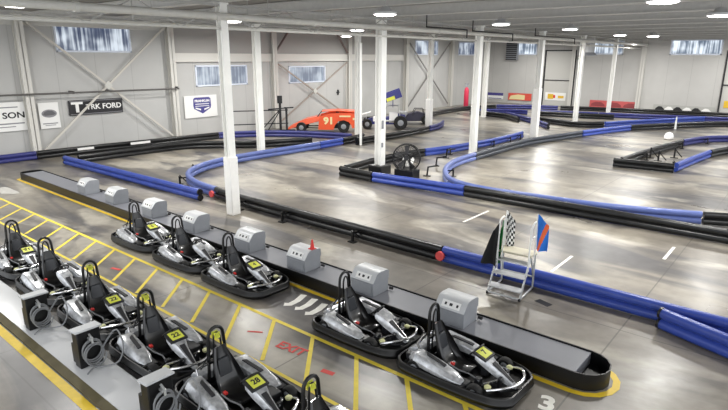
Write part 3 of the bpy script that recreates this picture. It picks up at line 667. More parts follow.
# ------------------------------------------------------------ grey charger cabinets
def make_cabinet():
    r = empty('charger_cabinet', (0, 0, 0), 0); W, D, H = .60, .50, .29
    mb = MB(); mb.box(0, W, 0, D, .0, H); mb.box(.04, W-.04, -.012, 0, .05, H-.04); mb.build('body', r, M_grey, bevel=.012)
    prof = [(-.02, H), (.11, H+.165), (.16, H+.195), (.24, H+.205), (D-.05, H+.195), (D, H+.165), (D+.01, H)]
    M = Matrix(((0, 0, 1, 0), (1, 0, 0, 0), (0, 1, 0, 0), (0, 0, 0, 1)))
    mb = MB(); mb.prism(prof, -.008, W+.008, M); mb.build('curved_lid', r, M_greylid, bevel=.012)
    mb = MB(); mb.prism([(p[0], p[1]-.006) for p in prof], W+.0085, W+.012, M); mb.build('lid_end', r, M_grey)
    mb = MB(); mb.m(M_label); q = Vector((0, -.02, H)); e = Vector((0, .12, .17)); nn = Vector((0, -.17, .12)).normalized()*.008
    mb.hexa([q+e*.2+Vector((.12, 0, 0))+nn*a for a in (0,)]+[q+e*.2+Vector((.5, 0, 0)), q+e*.85+Vector((.12, 0, 0)), q+e*.85+Vector((.5, 0, 0)), q+e*.2+Vector((.12, 0, 0))+nn, q+e*.2+Vector((.5, 0, 0))+nn, q+e*.85+Vector((.12, 0, 0))+nn, q+e*.85+Vector((.5, 0, 0))+nn])
    mb.build('label_panel', r)
    for x0, x1 in ((.18, .22), (.28, .34), (.42, .46)):
        mb = MB(); pts = [q+e*s+Vector((x, 0, 0))+nn*k_ for k_ in (1, 1.4) for s in (.4, .65) for x in (x0, x1)]; mb.hexa(pts); mb.build('label_mark', r, M_ink)
    mb = MB(); mb.cyl((W+.02, D+.02, .05), (W+.1, D+.02, .05), .03, seg=8); mb.build('plug_socket', r, M_dark)
    return r
cab_px = [(434, 320), (343, 293.5), (284, 268), (236, 248), (185, 229), (148, 214), (107, 202), (75, 193)]
cab_lab = ['first grey charger cabinet from the right end of the platform, beside the nearest far-row kart', 'second grey charger cabinet from the right end, behind the kart by the white floor arrows', 'third grey cabinet from the right end, with a small red cone on top', 'fourth grey cabinet from the right end, behind the kart next to the red cone cabinet', 'fifth grey cabinet from the right end, just left of the column foot', 'sixth grey cabinet from the right end of the platform', 'seventh grey cabinet, second from the left end of the platform', 'last grey cabinet at the left end of the platform']
c0 = None
for (px, py), lab in zip(cab_px, cab_lab):
    p = P(px, py, .255); o = make_cabinet() if c0 is None else copy_tree(c0)
    if c0 is None: c0 = o
    o.location = (p.x, 7.96, .257); tag(o, lab, 'cabinet', 'grey charger cabinets on the platform')
p = P(287, 269, .285)
r = empty('traffic_cone', (p.x+.40, 8.25, .257+.493), 0, 'small red cone standing on the third charger cabinet', 'cone')
mb = MB(); mb.box(-.07, .07, -.07, .07, 0, .015); mb.build('base', r, M_red, bevel=.004); mb = MB(); mb.lathe([(.055, .015), (.05, .03), (.018, .22), (.01, .225)], seg=14); mb.build('cone_body', r, M_red)

# ------------------------------------------------------------ karts
def make_kart():
    r = empty('go_kart', (0, 0, 0), 0)
    # wrap around bumper: rounded outline, lofted section
    out = []
    def arc(cx, cy, rx, ry, a0, a1, n): return [(cx+rx*math.cos(a0+(a1-a0)*i/n), cy+ry*math.sin(a0+(a1-a0)*i/n)) for i in range(n+1)]
    out += [(.25, -.64), (.50, -.62)]+arc(.58, -.28, .44, .32, -PI/2+.1, -.15, 7)+arc(.58, .28, .44, .32, .15, PI/2-.1, 7)+[(.50, .62), (.25, .64)]
    out += [(-.1, .66), (-.5, .66)]
    out += arc(-.72, .44, .28, .22, PI/2, PI, 5) + arc(-.72, -.44, .28, .22, PI, 3*PI/2, 5)
    out += [(-.5, -.66), (-.1, -.66)]
    c = Vector((-.05, 0))
    def ring(scx, scy, z): return [Vector((c.x+(x-c.x)*scx, y*scy, z)) for x, y in out]
    mb = MB(); secs = [ring(.99, .985, .04), ring(1.0, 1.0, .055), ring(1.01, 1.01, .10), ring(1.0, .995, .115), ring(.995, .99, .185), ring(.985, .975, .205), ring(.965, .95, .21), ring(.955, .94, .2), ring(.955, .94, .045)]
    R = [[mb.bm.verts.new(p) for p in s_] for s_ in secs]; n = len(out)
    for a in range(len(R)):
        A, B = R[a], R[(a+1) % len(R)]
        for k in range(n): mb._face([A[k], A[(k+1) % n], B[(k+1) % n], B[k]], True)
    mb.build('bumper', r, M_kblack)
    mb = MB(); mb.prism([(p.x, p.y) for p in ring(.93, .9, 0)], .05, .075); mb.build('floor_tray', r, mat('tray_black', (10, 10, 11), .5, noise=.3, nscale=12))
    # chassis rails, pedals, axle, steering column
    mb = MB()
    for s in (-1, 1):
        mb.tube(smooth_path([(-.75, s*.3, .12), (-.2, s*.3, .11), (.35, s*.26, .11), (.75, s*.2, .13), (.92, 0, .14)], .15), .018, 8)
        mb.box(.66, .70, s*.13-.04, s*.13+.04, .14, .30)
        mb.tube([(.28, s*.10, .12), (.42, s*.42, .14)], .014, 6); mb.tube([(.60, s*.04, .2), (.44, s*.46, .15)], .012, 6)
    mb.cyl((-.60, -.48, .14), (-.60, .48, .14), .02, seg=8)
    mb.tube([(.62, 0, .14), (.20, 0, .52)], .015, 8)
    mb.build('chassis_frame', r, M_kmetal)
    for x, rr, ww, yy in ((-.60, .14, .19, .50), (.46, .13, .13, .50)):
        for s in (-1, 1):
            w_ = empty_part = MB(); Mx = Matrix.Translation((x, s*yy, rr+.012)) @ Matrix.Rotation(PI/2, 4, 'X')
            w_.lathe([(rr*.5, -ww/2+.01), (rr*.85, -ww/2), (rr, -ww/2+.03), (rr, ww/2-.03), (rr*.85, ww/2), (rr*.5, ww/2-.01)], Mx, 20)
            wh = w_.build('wheel', r, M_tyre)
            h = MB(); h.lathe([(rr*.15, -ww/2-.004), (rr*.5, -ww/2+.004), (rr*.5, ww/2-.004), (rr*.15, ww/2+.004)], Mx, 14); h.build('hub', wh, M_grey)
    # side pods
    for s in (-1, 1):
        rings = []
        for (x, y0, y1, z0, z1) in ((-.78, .32, .48, .22, .30), (-.62, .28, .58, .21, .385), (-.2, .31, .60, .19, .335), (.10, .34, .58, .17, .27), (.24, .40, .54, .17, .22)):
            rings.append([(x, s*y0, z0), (x, s*y1, z0), (x, s*(y1+.0), z0+(z1-z0)*.45), (x, s*(y1-.06), z1), (x, s*(y0+.04), z1), (x, s*y0, z1-.03)])
        mb = MB(); mb.loft(rings, smooth=False); pod = mb.build('side_pod', r, M_silver, bevel=.012)
        mb = MB(); mb.hexa([(-.5, s*.36, .372), (-.1, s*.40, .318), (-.46, s*.42, .368), (-.1, s*.46, .318), (-.5, s*.36, .392), (-.1, s*.40, .338), (-.46, s*.42, .388), (-.1, s*.46, .338)]); mb.build('pod_decal', pod, M_ink)
    # battery boxes and rear motor cover
    mb = MB()
    for s in (-1, 1): mb.box(-.5, .3, s*.46-.13, s*.46+.13, .08, .19)
    mb.box(-.9, -.70, -.36, .36, .09, .24); mb.build('battery_boxes', r, M_kmetal, bevel=.015)
    mb = MB(); mb.loft([[(-.92, -.3, .22), (-.92, .3, .22), (-.92, .3, .26), (-.92, -.3, .26)], [(-.80, -.34, .22), (-.80, .34, .22), (-.80, .33, .36), (-.80, -.33, .36)], [(-.66, -.28, .22), (-.66, .28, .22), (-.66, .27, .34), (-.66, -.27, .34)]], smooth=False); mb.build('rear_cover', r, M_silver, bevel=.01)
    # seat
    rings = []
    prof = [(.14, .17, .13, .02), (.0, .13, .18, .06), (-.16, .12, .205, .10), (-.28, .16, .215, .12), (-.37, .28, .21, .12), (-.43, .44, .18, .09), (-.50, .62, .125, .06), (-.54, .77, .075, .03)]
    mb = MB()
    nx = [(-1, .9), (-.97, .35), (-.8, 0), (-.3, -.12), (.3, -.12), (.8, 0), (.97, .35), (1, .9)]
    for i, (x, z, hw, lip) in enumerate(prof):
        a, b = prof[max(i-1, 0)], prof[min(i+1, len(prof)-1)]; t = Vector((b[0]-a[0], 0, b[1]-a[1])).normalized(); nn = Vector((t.z, 0, -t.x))
        if nn.x < 0 and i > 4: nn = -nn
        if i <= 4 and nn.z < 0: nn = -nn
        inner = [Vector((x, hw*u, z))+nn*lip*v for u, v in nx]; outer = [Vector((x, (hw+.02)*u, z))+nn*(lip*v-.03) for u, v in nx]
        rings.append(inner+outer[::-1])
    mb.loft(rings); st = mb.build('seat', r, M_seat)
    mb = MB(); mb.loft([[(-.40, -.12, .34), (-.40, .12, .34), (-.43, .12, .34), (-.43, -.12, .34)], [(-.455, -.09, .60), (-.455, .09, .60), (-.49, .09, .6), (-.49, -.09, .6)]], smooth=False); mb.build('back_pad', st, mat('grey_vinyl', (58, 60, 64), .3), bevel=.012)
    mb = MB(); mb.box(-.12, -.05, -.27, -.22, .27, .31); mb.build('belt_buckle', st, M_red, bevel=.008)
    # roll hoop
    for nm, hw, top, x0 in (('roll_hoop', .13, 1.07, -.60), ('inner_hoop', .06, .99, -.57)):
        pts = [(x0, -hw-.05, .24), (x0-.02, -hw-.02, .6), (x0-.03, -hw, top-.16)]+[(x0-.03, -hw*math.cos(a), top-.16+.15*math.sin(a)) for a in [PI*i/8 for i in range(1, 8)]]+[(x0-.03, hw, top-.16), (x0-.02, hw+.02, .6), (x0, hw+.05, .24)]
        mb = MB(); mb.tube(pts, .026 if nm == 'roll_hoop' else .016, 8); mb.build(nm, r, M_kblack)
    mb = MB()
    mb.box(-.62, -.56, -.19, .19, .52, .56); mb.tube([(-.62, -.17, .62), (-.86, -.2, .25)], .014, 6); mb.tube([(-.62, .17, .62), (-.86, .2, .25)], .014, 6); mb.build('hoop_stay', r, M_kblack)
    # steering wheel
    Ms = Matrix.Translation((.19, 0, .54)) @ Matrix.Rotation(math.radians(-48), 4, 'Y')
    mb = MB(); mb.tube([Ms @ Vector((.0+.135*math.cos(a)*.95, .15*math.sin(a), 0)) for a in [2*PI*i/20 for i in range(20)]], .014, 8, closed=True)
    for a in (0, 2.2, -2.2): mb.tube([Ms @ Vector((0, 0, 0)), Ms @ Vector((.13*math.cos(a), .145*math.sin(a), 0))], .01, 6)
    mb.cyl(Ms @ Vector((0, 0, -.02)), Ms @ Vector((0, 0, .02)), .035, seg=12); mb.build('steering_wheel', r, M_kblack)
    # front fairing
    rings = []
    for (x, hw, z0, z1) in ((.24, .13, .44, .53), (.40, .13, .36, .49), (.52, .095, .28, .41), (.68, .07, .20, .32), (.84, .05, .15, .225), (.90, .035, .14, .18)):
        rings.append([(x, -hw, z0), (x, hw, z0), (x, hw, z0+(z1-z0)*.6), (x, hw*.75, z1), (x, -hw*.75, z1), (x, -hw, z0+(z1-z0)*.6)])
    mb = MB(); mb.loft(rings); fr = mb.build('front_fairing', r, M_silver)
    mb = MB()
    for s in (-1, 1): mb.hexa([(.50, s*.0, .425), (.84, s*.0, .225), (.50, s*.045, .425), (.84, s*.02, .225), (.50, s*.0, .440), (.84, s*.0, .236), (.50, s*.045, .440), (.84, s*.02, .236)])
    mb.build('fairing_stripe', fr, M_ink)
    # front loop and brackets
    mb = MB(); mb.tube(smooth_path([(.62, -.42, .20), (.80, -.36, .27), (.93, -.18, .29), (.96, 0, .29), (.93, .18, .29), (.80, .36, .27), (.62, .42, .20)], .06), .022, 8)
    mb.tube(smooth_path([(.5, -.3, .2), (.62, -.22, .26), (.7, -.1, .27)], .06), .018, 6); mb.tube(smooth_path([(.5, .3, .2), (.62, .22, .26), (.7, .1, .27)], .06), .018, 6)
    mb.build('front_loop', r, M_chrome)
    for s in (-1, 1):
        mb = MB(); mb.lathe([(.05, 0), (.055, .03), (.03, .05)], Matrix.Translation((.60, s*.36, .20)), 12); mb.build('reflector_cap', r, mat('pale_yellow_cap', (226, 226, 170), .4))
    mb = MB(); mb.tube(smooth_path([(-.1, -.31, .30), (.05, -.27, .24), (.2, -.2, .2), (.4, -.25, .18)], .06), .012, 6); mb.build('hose', r, M_cable)
    mb = MB(); mb.tube(smooth_path([(-.74, -.3, .42), (-.78, 0, .44), (-.74, .3, .42)], .06), .02, 8); mb.tube([(-.74, -.3, .42), (-.6, -.34, .3)], .018, 6); mb.tube([(-.74, .3, .42), (-.6, .34, .3)], .018, 6); mb.build('rear_bar', r, M_chrome)
    for (x, y, a, b, c_, d) in ((.2, -.42, .12, .08, .08, .20), (.24, .30, .16, .10, .08, .22), (.62, .0, .08, .16, .08, .17), (.36, -.2, .05, .05, .08, .2), (.3, .12, .06, .05, .08, .26), (-.78, -.42, .06, .06, .2, .3), (-.78, .42, .06, .06, .2, .3)): mb = MB(); mb.box(x-a, x+a, y-b, y+b, c_, d); mb.build('control_box', r, mat('box_grey', (40, 41, 44), .4), bevel=.012)
    return r
def plate(kart, num, yellow=True):
    mb = MB(); q = Vector((.22, 0, .562)); ex = Vector((.20, 0, -.06)); ln = ex.length; a = math.atan2(-ex.z, ex.x)
    M = Matrix.Translation(q) @ Matrix.Rotation(a, 4, 'Y') @ Matrix.Rotation(0, 4, 'Z')
    mb.m(M_ink); mb.box(-.02, ln+.02, -.15, .15, -.03, .006, M); mb.m(M_yelbright); mb.box(.01, ln-.01, -.105, .105, .0, .012, M)
    # digits read from ahead of the kart
    mb.m(M_ink); text_mesh(mb, num, .13, M @ Matrix.Translation((ln/2, 0, .014)) @ Matrix.Rotation(PI/2, 4, 'Z'), .001, bold=.004)
    o = mb.build('number_plate', kart); o['label'] = 'yellow number plate'
    return o
def hoop_tag(kart):
    mb = MB(); mb.m(M_yelbright); mb.box(-.66, -.645, -.05, .05, .88, .98); mb.box(-.60, -.585, -.05, .05, .88, .98); mb.box(-.66, -.585, -.03, .03, .9, .96)
    o = mb.build('hoop_tag', kart, M_yelbright); o['label'] = 'yellow tag on the roll hoop'
K0 = make_kart()
far = [(-3.85, 6.93, -.02, '7', 1, 'black and silver kart nearest the right end of the grey platform, yellow nose plate', 'far'),
       (-5.98, 7.02, -.03, '', 0, 'far-row kart beside the white floor arrows, silver nose without yellow plate', 'far'),
       (-9.55, 7.05, -.03, '4', 1, 'far-row kart in front of the cabinet left of the red cone, yellow nose plate', 'far'),
       (-11.8, 7.02, 0, '', 0, 'second far-row kart from the left, plain silver nose', 'far'),
       (-14.05, 7.0, .0, '5', 1, 'leftmost kart of the far row, at the pale floor area by the platform', 'far')]
near = [(-15.0+.55, 4.28, 0, '', 0, 'near-row kart cut by the left photo edge'), (-12.42, 4.28, -.02, '3', 1, ''), (-10.25, 4.28, -.03, '', 0, ''), (-8.1, 4.28, -.03, '22', 1, ''), (-6.0, 4.28, -.03, '28', 1, ''), (-3.9, 4.30, -.03, '23', 1, '')]
near_lab = ['near-row kart cut by the left photo edge, large yellow nose plate', 'near-row kart with white nose panel, second from the left photo edge', 'near-row kart with a yellow plate, beside the charger post with the second cable coil', 'near-row kart with a bright yellow number plate, in the middle of the near row', 'near-row kart in front of the EXIT lettering, hoop with yellow tag', 'near-row kart cut by the bottom edge, only its hoop and rear in view']
hoopx_near = [-14.89, -12.87, -10.66, -8.53, -6.48, -4.44]
nums = ['21', '', '22', '22', '28', '25']
used = False
hoopx_far = [-4.38, -6.43, -10.04, -12.16, -14.33]
for (x, y, rz, num, pl, lab, _) in far:
    o = K0 if not used else copy_tree(K0); used = True
    o.location = (hoopx_far[far.index((x, y, rz, num, pl, lab, _))]+.63, 7.06 if x > -5 else 7.12, 0); o.rotation_euler.z = -.02; tag(o, lab, 'go kart', 'go karts parked in two rows'); KL = o
    o['num'] = num
far_objs = [o for o in bpy.data.objects if o.name.startswith('go_kart')]
near_objs = []
for i, hx in enumerate(hoopx_near):
    o = copy_tree(K0); o.location = (hx+.63, 4.25, 0); o.rotation_euler.z = -.03; tag(o, near_lab[i], 'go kart', 'go karts parked in two rows'); near_objs.append(o)
    o['num'] = nums[i]
for o in far_objs+near_objs:
    if o['num']: plate(o, o['num'])
    if o in near_objs[2:] : hoop_tag(o)
    del o['num']

# ------------------------------------------------------------ charger posts with coiled cables
def make_post():
    r = empty('charger_post', (0, 0, 0), 0)
    mb = MB(); mb.box(0, .20, .03, .40, 0, .64); mb.box(-.16, 0, .06, .36, 0, .35); mb.build('housing', r, M_kblack, bevel=.012)
    mb = MB(); mb.hexa([(-.02, .0, .62), (.23, .0, .64), (-.02, .43, .62), (.23, .43, .64), (-.02, .0, .655), (.23, .0, .675), (-.02, .43, .655), (.23, .43, .675)]); mb.build('sloped_top', r, M_greylid, bevel=.008)
    mb = MB(); mb.box(.19, .28, .19, .25, .48, .52); mb.tube([(.20, .22, .56), (.30, .22, .52), (.30, .22, .44)], .018, 6); mb.build('cable_hook', r, M_steel)
    mb = MB(); pts = []
    for i in range(4*18+1):
        a = 2*PI*i/18; rr = .155+.016*math.sin(i*.31); pts.append((.235+.015*math.sin(i*.2)+.022*(i/18), .22+rr*math.cos(a)+.008*(i/18), .30+rr*1.12*math.sin(a)-.02*(i/18)))
    mb.tube(pts, .014, 6)
    mb.tube(smooth_path([(.31, .36, .3), (.37, .48, .5), (.46, .56, .6), (.58, .58, .35), (.58, .48, .1), (.46, .32, .04), (.36, .18, .04), (.46, .02, .03)], .06), .014, 6)
    mb.build('coiled_cable', r, M_cable)
    return r
pl = ['black charger post with the leftmost cable coil, on the pale deck', 'black charger post with the cable coil in full view, middle of the deck', 'black charger post near the bottom edge, tallest in view with its coil cut off']
p0 = None
for (x, y), lab in zip(((-10.75, 3.0), (-8.72, 3.04), (-6.55, 3.04)), pl):
    o = make_post() if p0 is None else copy_tree(p0); p0 = p0 or o
    o.location = (x, y, .072); tag(o, lab, 'charger', 'charger posts on the pale deck')

# ------------------------------------------------------------ fan
r = empty('drum_fan', (-13.05, 18.45, 0), math.radians(5), 'large round black fan on a black box, inside the centre triangle', 'fan')
mb = MB(); mb.box(-.45, .45, -.3, .3, .01, .42); mb.build('base_box', r, M_black, bevel=.02)
mb = MB(); mb.bar((-.16, 0, .42), (-.08, .05, .95), .05); mb.bar((.16, 0, .42), (.08, .05, .95), .05); mb.box(-.1, .1, 0, .25, .85, 1.05); mb.build('stand', r, M_kblack, bevel=.01)
fz = .90; FM = Matrix.Translation((0, -.06, fz)) @ Matrix.Rotation(math.radians(25), 4, 'Z') @ RX90
mb = MB()
for zz in (-.12, .12): mb.tube([FM @ Vector((.57*math.cos(a), .57*math.sin(a), zz)) for a in [2*PI*i/32 for i in range(32)]], .028, 6, closed=True)
for q in (.5, .36, .2): mb.tube([FM @ Vector((q*math.cos(a), q*math.sin(a), .14)) for a in [2*PI*i/24 for i in range(24)]], .008, 4, closed=True)
for i in range(16):
    a = 2*PI*i/16; mb.tube([FM @ Vector((.08*math.cos(a), .08*math.sin(a), .17)), FM @ Vector((.57*math.cos(a), .57*math.sin(a), .12))], .008, 4)
    mb.tube([FM @ Vector((.57*math.cos(a), .57*math.sin(a), .12)), FM @ Vector((.57*math.cos(a), .57*math.sin(a), -.12))], .012, 4)
mb.build('guard', r, M_kblack)
mb = MB()
for i in range(5):
    a = 2*PI*i/5+.3
    def q(rr, da, z): return FM @ Vector((rr*math.cos(a+da), rr*math.sin(a+da), z))
    mb.loft([[q(.1, -.25, -.03), q(.1, .25, .03), q(.1, .25, .04), q(.1, -.25, -.02)], [q(.52, -.24, -.07), q(.52, .2, .05), q(.52, .2, .06), q(.52, -.24, -.06)]])
mb.cyl(FM @ Vector((0, 0, -.06)), FM @ Vector((0, 0, .09)), .11, seg=14); mb.build('blades', r, mat('fan_blade', (60, 60, 62), .4))
mb = MB()
for s in (-1, 1): mb.cyl((s*.3, -.34, .1), (s*.3, -.38, .1), .07, seg=12)
mb.build('knob', r, M_dark)
r = empty('spot_lamp', (-14.5, 20.6, 0), 0, 'white round lamp housing behind the fan', 'lamp')
mb = MB(); mb.lathe([(.12, 0), (.2, .05), (.28, .35), (.26, .4), (.1, .5)], seg=16); mb.build('housing', r, M_label)

# loose braces inside the centre triangle (black zig-zag stands)
for (px, py), lab in (((427, 176), 'nearest to the fan box'), ((436, 166), 'middle one'), ((446, 158), 'closest to the hairpin column')):
    q_ = P(px, py); r = empty('barrier_stand', q_, .5, 'small black bent steel stand inside the centre triangle, ' + lab, 'stand', 'bent black stands by the fan')
    mb = MB(); mb.box(-.16, .16, -.1, .1, 0, .03); mb.bar((0, 0, .03), (.04, 0, .42), .07); mb.bar((.04, 0, .40), (.45, .1, .46), .06); mb.build('bent_bar', r, M_kblack, bevel=.005)
for (px, py), lab in (((650, 158), 'left one'), ((658, 161), 'middle one'), ((674, 158), 'right one with a leaning bar')):
    q_ = P(px, py); r = empty('barrier_stand', q_, .2, 'small black steel stand inside the right hand island, ' + lab, 'stand', 'black stands in the right hand island')
    mb = MB(); mb.box(-.18, .18, -.1, .1, 0, .03); mb.bar((0, 0, .03), (.0, 0, .55), .08); mb.bar((0, 0, .45), (.35, .1, .05), .05); mb.build('bent_bar', r, M_kblack, bevel=.005)
q_ = P(676, 141); mb = MB(); mb.lathe([(.18, 0), (.26, .06), (.28, .2), (.2, .38), (.05, .46)], seg=18); o = mb.build('white_marker', mat_=mat('bright_white', (250, 250, 250), .4)); o.location = (q_.x-.5, q_.y+.4, 0); tag(o, 'rounded white tub on the track behind the right hand island', 'tub')
q_ = P(675, 129); mb = MB(); mb.lathe([(.1, 0), (.08, .05), (.05, .7), (.02, .9)], seg=12); o = mb.build('track_post', mat_=M_label); o.location = (q_.x, q_.y, 0); tag(o, 'thin white post standing before the far black barrier on the right', 'post')

# ------------------------------------------------------------ flag stand
S0 = Vector((-4.85, 10.1, 0)); rzS = math.radians(4)
r = empty('rolling_ladder', (-4.64, 10.60, 0), rzS, 'white rolling step stand with handrails beside the blue barrier, holding race flags', 'step stand')
W2, D2 = .36, .40; TZ = .86
def tube_part(nm, paths, rad, m=M_steel):
    mb = MB()
    for p in paths: mb.tube(p, rad, 8)
    return mb.build(nm, r, m)
tube_part('frame', [[(-W2, -D2, 0.03), (-W2, .12, TZ)], [(W2, -D2, .03), (W2, .12, TZ)], [(-W2, D2, .03), (-W2, D2, TZ)], [(W2, D2, .03), (W2, D2, TZ)], [(-W2, -D2, .05), (-W2, D2, .05)], [(W2, -D2, .05), (W2, D2, .05)], [(-W2, D2, .3), (W2, D2, .3)], [(-W2, .12, TZ), (-W2, D2, .3)], [(W2, .12, TZ), (W2, D2, .3)], [(-W2, -D2, .05), (W2, -D2, .05)]], .022)
for i in range(3):
    z = .2+i*.25; y = -D2+.1+i*.17; mb = MB(); mb.box(-W2, W2, y-.11, y+.11, z-.015, z+.015); mb.build('step', r, M_greylid, bevel=.005)
mb = MB(); mb.box(-W2-.03, W2+.03, .05, D2+.06, TZ-.02, TZ+.025); mb.build('top_platform', r, mat('cream_deck', (206, 200, 178), .5), bevel=.006)
for s in (-1, 1):
    tube_part('handrail', [smooth_path([(s*W2, -.02, TZ-.3), (s*W2, .0, TZ+.5), (s*W2, .08, TZ+.7), (s*W2, .28, TZ+.74), (s*W2, D2, TZ+.66), (s*W2, D2, TZ)], .1), [(s*W2, .02, TZ+.4), (s*W2, D2, TZ+.4)]], .02, M_white)
    for y in (-D2, D2):
        mb = MB(); mb.cyl((s*W2-.02, y, .035), (s*W2+.02, y, .035), .035, seg=10); mb.build('caster', r, M_dark)
def flag(loc, rz, lab, mats_, w_=.34, h_=.8, poleh=1.35, tilt=(0, 0), check=False, stripe_=None):
    f = empty('race_flag', loc, rz, lab, 'flag', 'race flags on the step stand')
    mb = MB(); top = Vector((tilt[0], tilt[1], poleh)); mb.cyl((0, 0, 0), top, .012, seg=8); mb.build('flag_pole', f, M_label)
    mb = MB(); nx, nz = (24, 30) if stripe_ else (6, 10); V = []
    for j in range(nz+1):
        row = []
        for i in range(nx+1):
            u = i/nx; v = j/nz; base = Vector((0, 0, 0)).lerp(top, 1-v*h_/poleh); sp = w_*u*(.8 if stripe_ else .35+.65*v if not check else .7)
            row.append((base+Vector((sp*.9+.01, .05*math.sin(u*7+v*2)*(.3+v), -.18*u*(1-v)*1.2)), u, v))
        V.append(row)
    for off in (0, .006):
        G_ = [[mb.bm.verts.new(p+Vector((0, off, 0))) for p, u, v in row] for row in V]
        for j in range(nz):
            for i in range(nx):
                if check: mb.m(M_fblack if (i+j) % 2 else M_label)
                elif stripe_: mb.m(stripe_ if abs(i/nx-(.9-.7*(j/nz))) < .15 else mats_)
                else: mb.m(mats_)
                mb._face([G_[j][i], G_[j][i+1], G_[j+1][i+1], G_[j+1][i]], True)
    mb.build('flag_cloth', f)
    return f
def onstand(x, y, z):
    c_, s_ = math.cos(rzS), math.sin(rzS); return (-4.64+x*c_-y*s_, 10.60+x*s_+y*c_, z)
flag(onstand(-.30, -.10, .35), PI*1.0, 'black flag furled on the left of the step stand', M_fblack, .42, 1.0, 1.2)
flag(onstand(-.26, .05, .35), PI*1.02, 'green flag between the black and the checkered one', M_fgreen, .16, 1.05, 1.25)
flag(onstand(-.36, .42, .5), .15, 'black and white checkered flag at the back left of the step stand', M_label, .30, .85, 1.2, check=True)
flag(onstand(.40, .20, .7), .0, 'blue flag with an orange diagonal stripe on the right handrail', M_fblue, .34, .8, 1.1, stripe_=M_forange)

# ------------------------------------------------------------ race cars behind the barriers
def wheel_at(r, x, y, rr, ww, axis='y', nm='wheel'):
    Mx = Matrix.Translation((x, y, rr)) @ Matrix.Rotation(PI/2, 4, 'X')
    mb = MB(); mb.lathe([(rr*.55, -ww/2+.02), (rr*.9, -ww/2), (rr, -ww/2+.05), (rr, ww/2-.05), (rr*.9, ww/2), (rr*.55, ww/2-.02)], Mx, 22); w_ = mb.build(nm, r, M_tyre)
    mb = MB(); mb.lathe([(.05, -ww/2-.01), (rr*.55, -ww/2+.03), (rr*.55, ww/2-.03), (.05, ww/2+.01)], Mx, 16); mb.build('hub', w_, M_grey)
# orange modified: local x forward (nose), the left side of the car faces the camera
rc = empty('race_car', (-26.1, 27.1, 0), math.radians(39.85+180), 'orange dirt race car with cream number 91, parked against the left wall', 'race car')
def slab(mb, pts, y0, y1):
    mb.prism(pts, y0, y1, Matrix(((1, 0, 0, 0), (0, 0, 1, 0), (0, 1, 0, 0), (0, 0, 0, 1))))
S_ = 1
mb = MB()
side = [(-2.3, .35), (-2.35, 1.30), (-1.0, 1.32), (-.35, 1.28), (.35, 1.1), (.42, .2), (-.6, .2), (-.7, .5), (-.95, .78), (-1.3, .84), (-1.62, .72), (-1.8, .5), (-1.85, .3)]
slab(mb, side, .78, .84); slab(mb, side, -.84, -.78); mb.build('side_panel', rc, M_orange)
mb = MB(); mb.loft([[(.35, -.75, .75), (.35, .75, .75), (.35, .7, 1.08), (.35, -.7, 1.08)], [(1.3, -.62, .5), (1.3, .62, .5), (1.3, .55, .88), (1.3, -.55, .88)], [(2.2, -.5, .25), (2.2, .5, .25), (2.2, .45, .48), (2.2, -.45, .48)], [(2.5, -.55, .15), (2.5, .55, .15), (2.5, .5, .28), (2.5, -.5, .28)]], smooth=False); mb.build('hood', rc, M_orange, bevel=.03)
mb = MB(); mb.loft([[(-2.0, -.72, 1.36), (-2.0, .72, 1.36), (-2.0, .72, 1.41), (-2.0, -.72, 1.41)], [(-.9, -.72, 1.42), (-.9, .72, 1.42), (-.9, .72, 1.47), (-.9, -.72, 1.47)], [(.2, -.6, 1.38), (.2, .6, 1.38), (.2, .6, 1.42), (.2, -.6, 1.42)]], smooth=False); mb.build('roof', rc, M_orange, bevel=.01)
mb = MB()
for s in (-.62, .62): mb.tube([(-.9, s, 1.0), (-.8, s, 1.42)], .03, 6); mb.tube([(.6, s, .9), (.2, s, 1.4)], .03, 6)
mb.tube([(.4, -.7, .3), (2.2, -.35, .3)], .035, 6); mb.tube([(.4, .7, .3), (2.2, .35, .3)], .035, 6); mb.tube([(1.55, -.95, .35), (1.55, .95, .35)], .04, 6); mb.box(-.9, .4, -.5, .5, .25, .5); mb.build('roll_cage', rc, M_dark)
mb = MB(); mb.box(-2.2, .3, -.76, .76, .95, 1.0); mb.box(-2.35, -2.3, -.78, .78, .6, 1.3); mb.build('rear_deck', rc, M_orange)
for s in (1, -1):
    wheel_at(rc, -1.28, s*.68, .40, .3); wheel_at(rc, 1.55, s*.86, .35, .25)
mb = MB(); mb.m(M_cream); Mt = Matrix.Translation((-.28, .846, .78)) @ Matrix(((-1, 0, 0, 0), (0, 0, 1, 0), (0, 1, 0, 0), (0, 0, 0, 1)))
text_mesh(mb, '91', .62, Mt, .004, sx=1.1, bold=.03); mb.m(M_cream); mb.box(-2.25, -1.9, .842, .85, .85, 1.0); mb.box(-1.75, -1.0, .842, .85, 1.05, 1.15); mb.build('number_decal', rc)
